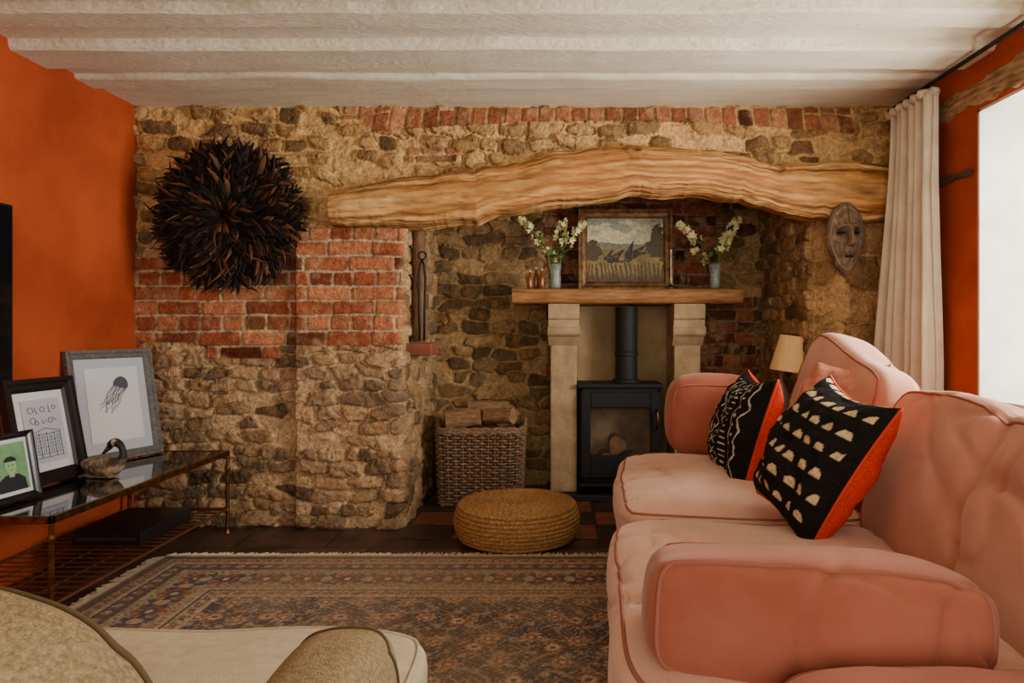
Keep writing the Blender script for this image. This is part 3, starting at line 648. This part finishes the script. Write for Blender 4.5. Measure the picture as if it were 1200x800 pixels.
# ------------------------------------------------------------------ feather wreath
def wreath():
    c=W(272,255,3.40);R0=88*3.40/F
    T=thing('feather_wreath','round black and brown feather juju hat hung on stone','wall decoration',loc=tuple(c))
    mb=MB();rr=random.Random(3)
    layers=[(.01,.09,90,1.1),(.04,.11,180,.95),(.08,.13,300,.75),(.12,.15,420,.55),(.16,.16,500,.35),(.19,.17,520,.15)]
    for r0,L_,n,tilt in layers:
        for i in range(n):
            a=2*math.pi*(i+rr.random())/n+rr.uniform(-.15,.15);tl=tilt+rr.uniform(-.3,.3)
            rad=Vector((math.cos(a),0,math.sin(a)));out=Vector((0,-1,0));sd=rad.cross(out).normalized();sd=(sd+out*rr.uniform(-.7,.7)).normalized()
            Lx=L_*rr.uniform(.7,1.25)
            if r0+Lx>R0*1.05:Lx=R0*rr.uniform(.84,1.08)-r0
            p=rad*r0+out*(.03+.04*(1-r0/.2));w=.0088*rr.uniform(.7,1.4)
            vs=[];cols=[];br_=rr.random();base=np.array(S(20,14,12));tip=np.array(S(116,72,42)) if br_>.82 else (np.array(S(60,40,30)) if br_>.55 else np.array(S(22,17,15)))
            sw=rr.uniform(-.6,.6)
            for q_,ww in((0,.3),(.3,.85),(.6,1.1),(.85,.95),(.96,.5),(1,.05)):
                tt=tl*(1-.6*q_);d=rad*math.cos(tt)+out*math.sin(tt)+sd*sw*q_*q_
                pos=p+d*Lx*q_
                vs+=[pos+sd*w*ww,pos+out*.003,pos-sd*w*ww];cc=base*(1-q_**1.5)+tip*q_**1.5;cols+=[cc]*3
            fs=[]
            for k in range(5):
                for e in(0,1):fs.append((k*3+e,k*3+e+1,k*3+e+4,k*3+e+3))
            mb.add(vs,fs,np.array(cols))
    mb.obj('feathers',M('feather',rough=.7,attr=True,vscale=40,spec=.2),T)['kind']='stuff'
    MB().lathe([(.19,-.03),(.19,.02),(.12,.05),(.001,.06)],24).obj('woven_core',M('dark_core',(.01,.008,.007),.9),T,rot=(math.pi/2,0,0))
wreath()
# ------------------------------------------------------------------ mask
c=W(990,280,3.37);T=thing('carved_mask','oval carved dark wooden face mask on the stone pier','mask',loc=tuple(c))
A=np.linspace(0,2*np.pi,130);Rr=np.linspace(0,1,90);AA,RR=np.meshgrid(A,Rr)
u=RR*np.cos(AA);v=RR*np.sin(AA);xx=u*.098*(1-.34*sst(0,1,-v));zz=v*.182
hgt=.055*np.sqrt(np.clip(1-RR**2,0,1))+.012
nose=np.exp(-(u/.12)**2)*sst(-.24,-.18,v)*(1-sst(.25,.45,v))*.036*(1.2-v)
brow=np.exp(-((v-.34+.25*u*u)/.06)**2)*np.exp(-(np.abs(u)-.4)**2/.10)*.022
sock=np.exp(-((v-.16)/.12)**2)*np.exp(-((np.abs(u)-.40)/.2)**2)
slit=np.exp(-((v-.14)/.028)**2)*(np.abs(np.abs(u)-.38)<.2)
mouth=np.exp(-((v+.5)/.07)**2)*np.exp(-(u/.24)**2);ms=np.exp(-((v+.5)/.025)**2)*(np.abs(u)<.25)
hgt=hgt+nose+brow-sock*.018-slit*.012+mouth*.018-ms*.016
c_=mixc(S(92,74,60),S(146,120,98),fbm(u*5+3,v*9,4));c_=mixc(c_,S(60,46,38),sst(.5,.7,fbm(u*12,v*5,9))*.5);c_=mixc(c_,S(34,26,22),np.clip(sock*.6,0,1));c_=mixc(c_,S(16,12,10),np.clip(slit+ms,0,1))
rimm=np.exp(-((RR-.84)/.025)**2);c_=mixc(c_,S(188,166,138),rimm*.55*(.4+.6*vn(AA*20,RR*0,3)))
c_=mixc(c_,S(172,146,118),np.exp(-(u/.10)**2)*(v>-.2)*(v<.35)*.4);c_=mixc(c_,S(36,28,22),np.exp(-(u/.035)**2)*(v>.38)*.8)
npgrid('mask_face',np.stack([xx,.01-hgt,zz],-1),c_,M('mask_wood',rough=.65,attr=True,vscale=30,bump=.5,bscale=60,spec=.2),parent=T)
MB().tube([(0,-.005,.17),(0,.0,.205)],.004,6).obj('hanging_loop',m_black,T)
# ------------------------------------------------------------------ curtain + rail
def curtain():
    T=thing('curtain','cream linen curtain gathered beside the window','curtain',loc=(1.63,3.15,.04))
    NU=220;NV=60;t=np.linspace(0,1,NU);z=np.linspace(.02,2.03,NV);TT,ZZ=np.meshgrid(t,z)
    fl=1-sst(.6,2.0,ZZ);yy=2.95+(.36+.06*fl)*TT-.02*fl
    amp=.024+.020*fl;ph=TT*2*np.pi*6.5+.5*np.sin(TT*9)+.5*(fbm(TT*3,ZZ*1.2,3)-.5)*2
    xc=1.635-.055*fl*sst(.3,1,TT)
    x=xc+amp*np.sin(ph)+.01*(fbm(TT*8,ZZ*2,5)-.5);y=yy+.012*np.cos(ph*.5+ZZ)
    o=npgrid('cloth',np.stack([x-1.63,y-3.15,ZZ-.04],-1),None,M('curtain_linen',S(218,206,182),.9,col2=S(200,186,160),vscale=8,bump=.25,bscale=300,sheen=.2),parent=T)
    m=o.modifiers.new('s','SOLIDIFY');m.thickness=.003
    MB().tube([(.005+.03*math.sin(i*.9),2.96+.35*i/40-3.15,1.99) for i in range(41)],.02,8).obj('gathered_heading',M('curtain_linen'),T,smooth=True)
curtain()
T=thing('curtain_rail','thin black iron curtain rail under the ceiling','curtain rail',loc=(1.64,2.4,2.067))
MB().tube([(0,.95,0),(0,-1.3,.0)],.009,10).obj('rod',m_black,T,smooth=True)
for y in(.72,-.9):MB().tube([(0,y,0),(.04,y,.0),(.078,y,-.01)],.006,8).obj('bracket',m_black,T,smooth=True)
# ------------------------------------------------------------------ lamp
LX=1.205;LY=3.64
T=thing('side_table','small round dark wooden side table','table',loc=(LX-.03,LY,.008))
MB().lathe([(.10,.49),(.105,.495),(.105,.51),(.10,.515)],28).obj('table_top',m_bark,T)
for k in range(3):
    a=k*2.1+.4;MB().tube([(.03*math.cos(a),.03*math.sin(a),.49),(.09*math.cos(a),.09*math.sin(a),0)],.01,8).obj('leg',m_bark,T)
T=thing('table_lamp','table lamp with tapered cream fabric shade','lamp',loc=(LX,LY,.525))
MB().lathe([(.05,0),(.05,.01),(.03,.03),(.045,.09),(.03,.16),(.01,.2),(.008,.3)],24).obj('base',M('lamp_ceramic',S(120,100,80),.3),T,smooth=True)
MB().lathe([(.092,.25),(.062,.44),(.060,.44),(.090,.25)],36).obj('lamp_shade',M('shade_cream',S(218,176,120),.9,emit=(S(236,170,96),.16)),T,rot=(0,8*D2R,0))
# ------------------------------------------------------------------ SOFA
th=5.5*D2R;SM=Matrix.Translation((.144,2.0,0))@Matrix.Rotation(-th,4,'Z')
SF=thing('sofa','large dusty pink velvet sofa with loose cushions','sofa',mat=SM)
ry=lambda a:Matrix.Rotation(a*D2R,3,'Y')
rz=lambda a:Matrix.Rotation(a*D2R,3,'Z')
rx=lambda a:Matrix.Rotation(a*D2R,3,'X')
soft('body',(.54,.03,.185),(.92,2.44,.33),m_vel,SF,n=14,bul=(0,0,0),wr=.003)
soft('backrest',(.95,.03,.42),(.18,2.42,.72),m_vel,SF,n=9,bul=(0,0,.01),wr=.004)
soft('seat_cushion',(.400,-.545,.40),(.74,.94,.155),m_vel2,SF,R=rz(.5),n=7,bul=(.014,.01,.036),wr=.018,seed=3,piping=m_pip,seg=64)
soft('seat_cushion',(.405,.45,.40),(.73,1.02,.155),m_vel2,SF,n=7,bul=(.014,.01,.036),wr=.018,seed=13,piping=m_pip,seg=64)
soft('back_cushion',(.825,-.47,.605),(.16,.98,.46),m_vel3,SF,R=ry(17)@rx(2),n=6,bul=(.05,.0,.0),wr=.020,seed=23,piping=m_pip,pax=0,seg=64)
soft('back_cushion',(.835,.52,.675),(.16,.88,.53),m_vel3,SF,R=ry(15)@rx(9),n=5.5,bul=(.05,.0,.0),wr=.020,seed=37,piping=m_pip,pax=0,seg=64)
soft('arm',(.63,1.13,.33),(.64,.20,.56),m_vel,SF,n=8,bul=(0,.01,.01),wr=.004,piping=m_pip,pax=1)
soft('arm',(.60,-1.12,.29),(.72,.22,.51),m_vel,SF,n=7,bul=(0,.01,.012),wr=.008,piping=m_pip,pax=1,seg=36)
soft('arm_cushion',(.345,-.84,.532),(.51,.25,.195),m_vel,SF,R=rz(-2)@rx(-8)@ry(2),n=6,bul=(.014,.014,.02),wr=.018,seed=43,piping=m_pip,pax=1,seg=64,pr=.0048,taper=.14)
soft('arm_cushion',(.46,.99,.63),(.41,.18,.32),m_vel,SF,R=rx(10),n=5,bul=(.01,.03,.02),wr=.014,seed=53,piping=m_pip,pax=1,seg=40)
CRM=np.array(S(218,192,146));BLK=np.array(S(28,25,23));RED=np.array(S(212,58,28))
def moons(u,v):
    a=.27;b=.29;j=np.floor(v/b);i=np.floor((u+np.mod(j,2)*a/2)/a);fu=((u+np.mod(j,2)*a/2)/a-i-.5)*a;fv=(v/b-j-.5)*b
    r=np.hypot(fu/.085,(fv+.045)/.110)+.08*(fbm(u*30,v*30,6)-.5);m=(r<1)&(fv>-.045)&(np.abs(u)<.95)
    return np.where(m[...,None],CRM*(.75+.4*vn(u*40,v*40))[...,None],BLK*(.8+.5*vn(u*60,v*60))[...,None])
def mud(u,v):
    m=np.zeros(u.shape,bool);rows=[(-.82,0),(-.6,1),(-.38,2),(-.15,0),(.1,3),(.33,1),(.56,2),(.8,0)]
    for r,k in rows:
        d=u-r
        if k==0:m|=(np.abs(d-.07*(np.abs(np.mod(v*5,2)-1)-.5)*1.6)<.016)
        if k==1:m|=(np.abs(d)<.06)&(np.mod(v*9,1)<.20)
        if k==2:m|=(np.abs(d)<.013)|((np.hypot(d-.07,(np.mod(v*6,1)-.5)/6)<.026))
        if k==3:
            f=(np.mod(v*5,1)-.5)/5;m|=((np.abs(d-f)<.013)|(np.abs(d+f)<.013))&(np.abs(d)<.07)
    m&=(np.abs(u)<.93)&(np.abs(v)<.93)
    return np.where(m[...,None],np.array(S(206,196,176)),BLK)
red=lambda u,v:np.ones(u.shape+(1,))*RED
m_red=M('red_trim',tuple(RED),.8)
throw('throw_cushion','black cushion with cream half moons and red back',(.705,1.81,.664),(.5,-.1,.86),(.0,-.98,-.14),.405,.105,moons,red,m_fabric,m_red,'patterned throw cushions')
throw('throw_cushion','black cushion with fine white mudcloth marks and red back',(.68,2.43,.645),(.28,-.03,.95),(-.05,-.98,-.05),.40,.10,mud,red,m_fabric,m_red,'patterned throw cushions')
pk=lambda u,v:np.ones(u.shape+(1,))*np.array(S(196,128,104))
throw('throw_cushion','plain pink velvet cushion tucked between the back cushions',(.93,2.26,.765),(.5,.25,.8),(.35,-.9,-.1),.29,.07,pk,pk,m_fabric,m_pip,'plain cushions',N=50)
# ------------------------------------------------------------------ ARMCHAIR (near)
AC=thing('armchair','beige linen armchair with cream seat cushion','armchair',loc=(-.61,.78,.014))
soft('frame_base',(0,.02,.17),(.78,.80,.30),m_ol,AC,n=12,bul=(0,0,0),wr=.002)
soft('backrest',(-.010,-.30,.487),(.70,.20,.63),m_ol,AC,n=3.6,bul=(0,.02,.005),wr=.006,piping=m_olp,pax=1,seg=44,pr=.0042,pv=.62)
soft('seat_cushion',(0,.16,.375),(.80,.62,.14),m_cream,AC,n=8,bul=(.005,.01,.018),wr=.010,piping=m_cream,seg=40)
for s in(-1,1):
    soft('arm',(s*.335,-.06,.415),(.145,.50,.36),m_ol,AC,n=4.5,bul=(.0,.01,.01),wr=.005,seg=30,piping=m_olp,pax=1,pr=.003,pv=.8)
for s in(-1,1):
    for y in(-.3,.34):MB().lathe([(.02,0),(.025,.04)],12,(s*.32,y,0)).obj('leg',m_bark,AC)
# ------------------------------------------------------------------ RUG
RX0,RX1,RY0,RY1=-1.70,.95,.55,2.98
def rug():
    res=.0055;nu=int((RX1-RX0)/res);nv=int((RY1-RY0)/res);U,V=np.meshgrid(np.linspace(0,RX1-RX0,nu),np.linspace(0,RY1-RY0,nv))
    Wd,Hd=RX1-RX0,RY1-RY0
    eu=np.minimum(U,Wd-U);ev=np.minimum(V,Hd-V);e=np.minimum(eu,ev);s=np.where(eu<ev,V,U)
    NV=np.array(S(78,84,96));BG=np.array(S(196,172,140));RU=np.array(S(156,92,74));BR=np.array(S(116,98,86));CR=np.array(S(218,198,168));SL=np.array(S(128,136,144))
    col=np.zeros(U.shape+(3,))+NV*.85
    def put(m,c):
        nonlocal col;col=np.where(m[...,None],c,col)
    wx=U+.03*(fbm(U*6,V*6,61)-.5)*2;wy=V+.03*(fbm(U*6+5,V*6,62)-.5)*2
    vine=np.abs(np.sin(wx*34+1.8*np.sin(wy*27))*np.cos(wy*31+1.8*np.sin(wx*25)));put(vine<.10,BG*.7)
    lf=np.abs(np.sin(wx*120+2.5*np.sin(wy*60))*np.sin(wy*110+2.5*np.sin(wx*55)));put(lf>.84,BG*.85);put((lf>.5)&(lf<.6),RU*.85)
    def rosettes(a,sd,c1,c2,c3,r0,pet):
        jj=np.floor(V/a);sh=np.mod(jj,2)*.5;ii=np.floor(U/a+sh)
        du=(U/a+sh-ii-.5)-.25*(h2(np.abs(ii-8),jj,sd)-.5);dv_=(V/a-jj-.5)-.25*(h2(ii,jj,sd+1)-.5)
        r=np.hypot(du,dv_)/r0;an=np.arctan2(dv_,du)
        put(r<1+.22*np.cos(pet*an),c1);put(r<.66+.14*np.cos(pet*an+1),c2);put(r<.28,c3)
    rosettes(.155,3,BG,RU,CR,.20,8);rosettes(.105,5,SL,BG,RU,.15,6);rosettes(.21,9,RU*.95,CR*.9,NV,.17,10);rosettes(.083,13,BG*.9,NV,CR,.12,5)
    def band(lo,hi,bgc,motc,mot2,p,amp):
        nonlocal col
        m=(e>=lo)&(e<hi);c0=(lo+hi)/2;w=(hi-lo)/2;t=(e-c0)/w;q=(np.mod(s,p)/p-.5)*p/w;b=np.zeros(U.shape+(3,))+bgc
        b=np.where((lf>.80)[...,None],mot2,b)
        vi=np.abs(t-.5*np.sin(s*2*np.pi/p))<.08;b=np.where(vi[...,None],mot2,b)
        rr=np.hypot(q,t);an=np.arctan2(t,q);b=np.where((rr<amp*(.55+.14*np.cos(8*an)))[...,None],motc,b);b=np.where((rr<amp*.32)[...,None],mot2,b);b=np.where((rr<amp*.14)[...,None],CR,b)
        q2=(np.mod(s+p/2,p)/p-.5)*p/w;rr=np.hypot(q2,t*.8);an=np.arctan2(t,q2);b=np.where((rr<amp*(.42+.12*np.cos(5*an)))[...,None],mot2,b);b=np.where((rr<amp*.24)[...,None],bgc*1.1,b)
        col=np.where(m[...,None],b,col)
    put(e<.46,BR)
    band(.40,.45,BG,RU,NV,.055,1.0)
    put((e>=.39)&(e<.40),NV);put((e>=.45)&(e<.46),CR*.8)
    band(.18,.38,BG*.82,RU,NV,.16,.95)
    put((e>=.17)&(e<.18),NV);put((e>=.38)&(e<.39),CR*.8)
    band(.11,.165,NV,BG,RU,.06,1.0);put((e>=.10)&(e<.11),CR*.85);band(.05,.10,BG*.9,NV,RU,.05,1.0)
    put(e<.05,BR*.9);put(e<.015,CR*.85)
    n=fbm(U*3,V*3,3);n2=fbm(U*75,V*75,5);col=col*(.55+.9*n2)[...,None];col=mixc(col,BG*.72,.14+sst(.4,.8,n)*.35)
    Z=.011+.002*(n-.5);Z=np.where(e<.004,.001,Z)
    T=thing('persian_rug','faded patterned persian rug in navy, rust and beige','rug')
    npgrid('pile',np.stack([RX0+U,RY0+V,Z],-1),col,M('rug_wool',rough=.95,attr=True,vscale=90,bump=.4,bscale=250,spec=.1),parent=T)
    mb=MB();rr=random.Random(4);y=RY0+.01
    while y<RY1-.005:
        l=rr.uniform(.035,.06);mb.tube([(RX0+.002,y,.008),(RX0-l*.5,y+rr.uniform(-.006,.006),.005),(RX0-l,y+rr.uniform(-.012,.012),.003)],.0022,4);y+=.0085
    mb.obj('fringe',M('fringe_cotton',S(216,200,168),.9),T)['kind']='stuff'
    mb=MB();x=RX0+.01
    while x<RX1:
        l=rr.uniform(.03,.06);mb.tube([(x,RY1-.004,.012),(x+rr.uniform(-.01,.01),RY1+l,.004)],.003,4);x+=.007
    mb.obj('selvage_fringe',M('fringe_cotton'),T)['kind']='stuff'
rug()
# ------------------------------------------------------------------ glass table
TX0,TX1,TY0,TY1,TZ=-2.08,-1.60,2.17,3.34,.404
GT=thing('glass_console_table','low brass framed table with smoked glass top and rack','table',loc=(-1.84,2.75,0))
loc(MB().bb(TX0+.008,TX1-.008,TY0+.008,TY1-.008,TZ-.010,TZ-.002).obj('glass_top',m_sglass,GT,bevel=.001),GT)
mb=MB()
for a,b in(((TX0,TY0),(TX1,TY0)),((TX1,TY0),(TX1,TY1)),((TX1,TY1),(TX0,TY1)),((TX0,TY1),(TX0,TY0))):
    mb.box(((a[0]+b[0])/2,(a[1]+b[1])/2,TZ-.012),(abs(a[0]-b[0])+.016,abs(a[1]-b[1])+.016,.024))
loc(mb.obj('rim',m_brass,GT,bevel=.002),GT)
for x in(TX0,TX1):
    for y in(TY0,TY1):
        z0_=.0145 if (y<3 and x>-1.7) else 0.001
        mb=MB();mb.lathe([(.012,0),(.007,.02),(.009,.03),(.009,.10),(.013,.105),(.013,.115),(.009,.12),(.009,.30),(.013,.31),(.013,.32),(.008,.33),(.008,TZ-.03-z0_)],12,(x,y,z0_));loc(mb.obj('leg',m_brass,GT),GT)
mb=MB();zr=.12
for x in(TX0,TX1):mb.tube([(x,TY0,zr),(x,TY1,zr)],.006,8)
for y in(TY0,TY1):mb.tube([(TX0,y,zr),(TX1,y,zr)],.006,8)
nr=24
for i in range(1,nr):
    y=TY0+(TY1-TY0)*i/nr;mb.tube([(TX0,y,zr+.004),(TX1,y,zr+.004)],.003,6)
for i in range(1,4):
    x=TX0+(TX1-TX0)*i/4;mb.tube([(x,TY0,zr-.003),(x,TY1,zr-.003)],.003,6)
loc(mb.obj('magazine_rack',M('dark_brass',S(140,84,58),.45,metal=.7),GT),GT)
MP=thing('media_player','flat black media box on the table rack','media player',loc=(-1.80,2.93,zr+.0085))
MB().bb(-.14,.14,-.19,.19,0,.055).obj('case',M('black_plastic',(.012,.012,.013),.3),MP,bevel=.004)
MB().bb(-.12,.12,-.193,-.19,.02,.035).obj('front_slot',M('slot',(.03,.03,.03),.2),MP)
TV=thing('television','thin black flat television mounted on orange wall','television',loc=(-2.09,2.05,.80))
MB().bb(-.012,.028,-.55,.55,.0,.67).obj('casing',M('black_plastic'),TV,bevel=.004)
MB().bb(.028,.030,-.54,.54,.012,.66).obj('screen',M('tv_screen',(.006,.006,.007),.08),TV)
MB().bb(-.039,-.012,-.15,.15,.2,.45).obj('wall_bracket',m_black,TV)
def lean(a,b,tilt):
    a=Vector((a[0],a[1],0));b=Vector((b[0],b[1],0));x=(b-a).normalized();up=Vector((0,0,1))
    R=Matrix((x,up.cross(x),up)).transposed().to_4x4();mid=(a+b)/2;mid.z=TZ+.003
    return Matrix.Translation(mid)@R@Matrix.Rotation(-tilt*D2R,4,'X')
m_grey=M('grey_wood_frame',S(112,106,100),.6,col2=S(78,75,72),vscale=12,stretch=(6,1,6),bump=.4,bscale=30)
m_blkf=M('black_lacquer_frame',(.012,.011,.012),.25)
m_paper=M('white_paper',S(216,214,214),.8);m_mount=M('bluegrey_mount',S(182,186,194),.8)
m_ink=M('ink',(.015,.015,.02),.8)
A=lean((-2.045,2.91),(-1.90,3.29),10);F1=frame('jellyfish_print','grey framed jellyfish drawing leaning on orange wall',.405,.50,.038,.025,m_grey,A,m_mount)
MB().bb(-.125,.125,-.0105,-.008,.085,.42).obj('paper',m_paper,F1)
mb=MB();cx_,cz_=.035,.335;K=20
bell=[(.036*math.cos(t),.042*math.sin(t)) for t in np.linspace(0,math.pi,K)]+[(-.036+.072*i/9,-.007*abs(math.sin(i*1.1))-.004) for i in range(1,9)]
ang=-.35;rot2=lambda x,z:(cx_+x*math.cos(ang)-z*math.sin(ang),-.0125,cz_+x*math.sin(ang)+z*math.cos(ang))
mb.add([rot2(x,z) for x,z in bell],[tuple(range(len(bell)))])
for i in range(15):
    x=-.032+.0045*i;pts=[rot2(x+.010*math.sin(q*1.3+i)*(q/8)-.004*q,-.0-.014*q*(1+.25*math.sin(i*2.))) for q in range(9)];mb.tube(pts,.0007 if i%4 else .0014,4)
mb.obj('jellyfish_drawing',M('ink_soft',S(76,78,90),.8),F1)
A=lean((-1.945,2.47),(-1.925,2.78),11);F2=frame('ink_sketch_print','black framed ink sketch with white mount',.33,.405,.05,.03,m_blkf,A,m_paper)
MB().bb(-.09,.09,-.0145,-.0095,.08,.325).obj('paper',m_mount,F2)
mb=MB();yy=-.0165
def ln(p,r=.0009):mb.tube([(x,yy,z) for x,z in p],r,4)
ci=lambda cx,cz,r:ln([(cx+r*math.cos(t),cz+r*math.sin(t)) for t in np.linspace(0,6.28,18)])
ci(-.055,.285,.012);ln([(-.035,.297),(-.03,.272),(-.02,.272)]);ci(.0,.285,.010);ln([(.03,.30),(.03,.27),(.04,.275)]);ci(.055,.288,.008)
ci(-.05,.245,.012);ci(-.035,.235,.008);ln([(-.01,.245),(-.005,.23),(.01,.24)]);ci(.03,.24,.010);ln([(.045,.25),(.06,.235)])
for z in(.115,.14,.165,.19):ln([(-.065,z),(.065,z)])
for x in(-.065,-.035,0,.035,.065):ln([(x,.10),(x,.195)])
ln([(-.07,.195),(0,.212),(.07,.195)]);ln([(-.07,.10),(.07,.10)])
for x in(-.05,-.018,.018,.05):
    for z in(.127,.152,.177):ln([(x-.005,z-.005),(x+.005,z-.005),(x+.005,z+.006),(x-.005,z+.006),(x-.005,z-.005)],.0007)
mb.obj('ink_drawing',m_ink,F2)
A=lean((-1.865,2.235),(-1.845,2.445),10);F3=frame('portrait_print','small black framed portrait on green ground',.20,.235,.022,.02,m_blkf,A,m_paper)
MB().bb(-.065,.065,-.0095,-.0065,.035,.20).obj('green_ground',M('green_ink',S(100,150,104),.8,col2=S(128,170,118),vscale=30),F3)
mb=MB();mb.add([(x,-.0108,z) for x,z in[(-.055,.036),(.055,.036),(.05,.075),(.025,.092),(-.025,.092),(-.05,.075)]],[tuple(range(6))]);mb.obj('figure_coat',m_ink,F3)
mb=MB();mb.add([(.022*math.cos(t),-.0112,.122+.030*math.sin(t)) for t in np.linspace(0,6.28,20)[:-1]],[tuple(range(19))]);mb.box((0,-.0112,.094),(.02,.0005,.02));mb.obj('figure_face',M('green_face',S(150,190,130),.8),F3)
mb=MB();mb.add([(.024*math.cos(t),-.0116,.137+.018*math.sin(t)) for t in np.linspace(0,3.14,12)],[tuple(range(12))]);mb.box((-.008,-.0116,.124),(.006,.0004,.003));mb.box((.008,-.0116,.124),(.006,.0004,.003));mb.box((0,-.0116,.108),(.010,.0004,.002));mb.obj('figure_hair',m_ink,F3)
# duck decoy: low long body, neck curving up with tucked head
DK=thing('duck_decoy','carved wooden duck decoy with dark curved neck','ornament',loc=(-1.80,2.74,TZ+.001),rot=(0,0,-12*D2R))
path=catmull([(-.125,0,.052),(-.10,0,.050),(-.055,0,.040),(-.005,0,.040),(.035,0,.044),(.066,0,.062),(.080,0,.092),(.072,0,.124),(.046,0,.140),(.022,0,.132),(.012,0,.118)],6)
rad=[float(q[0]) for q in catmull([(.004,),(.020,),(.036,),(.041,),(.036,),(.022,),(.013,),(.013,),(.017,),(.014,),(.005,)],6)]
mb=MB();n=len(path);mb.tube([tuple(p) for p in path],rad,18,flat=1.0,up=(0,0,1))
vs=np.array(mb.v);t=np.repeat(np.arange(n)/(n-1),18)
cc=mixc(S(172,148,118),S(84,66,50),sst(.42,.6,fbm(vs[:,0]*70,vs[:,2]*70,3)));cc=mixc(cc,S(36,30,28),sst(.50,.58,t));ck=(np.abs(t-.80)<.03)&(np.abs(vs[:,1])>.008);cc=np.where(ck[:,None],np.array(S(190,176,152)),cc)
mb.c=[tuple(p) for p in cc];mb.obj('body',M('painted_wood',rough=.6,attr=True,vscale=40,bump=.4,bscale=60),DK,smooth=True)
MB().tube([(.016,0,.120),(.0,0,.106),(-.014,0,.094)],[.010,.007,.005],10,flat=1.5).obj('bill',M('bill',S(60,58,52),.4),DK,smooth=True)
MB().bb(-.07,.04,-.026,.026,0,.012).obj('keel_base',m_bark,DK,bevel=.004)
# ------------------------------------------------------------------ LIGHT
def area(name,loc_,rot,sx,sy,e,col):
    l=bpy.data.lights.new(name,'AREA');l.shape='RECTANGLE';l.size=sx;l.size_y=sy;l.energy=e;l.color=col
    o=bpy.data.objects.new(name,l);link(o);o.location=loc_;o.rotation_euler=rot;return o
area('window_daylight',(XO+.55,(WY0+WY1)/2-.1,1.45),(0,math.pi/2+.05,0),1.8,2.2,340,(1,.96,.89))
area('rear_fill',(-.1,-1.6,1.2),(94*D2R,0,0),2.4,1.4,52,(1,.91,.78))  # added soft fill from behind the camera, no window there
w=bpy.data.worlds.new('World');scene.world=w;w.use_nodes=True;w.node_tree.nodes['Background'].inputs[0].default_value=(1,.90,.76,1);w.node_tree.nodes['Background'].inputs[1].default_value=.34
cam=bpy.data.cameras.new('Camera');co=bpy.data.objects.new('Camera',cam);link(co);co.location=(0,0,EYE);co.rotation_euler=(math.pi/2,0,0)
cam.sensor_width=36;cam.lens=24;cam.shift_x=-50/1200;cam.shift_y=-15/1200;cam.clip_start=.02
scene.camera=co
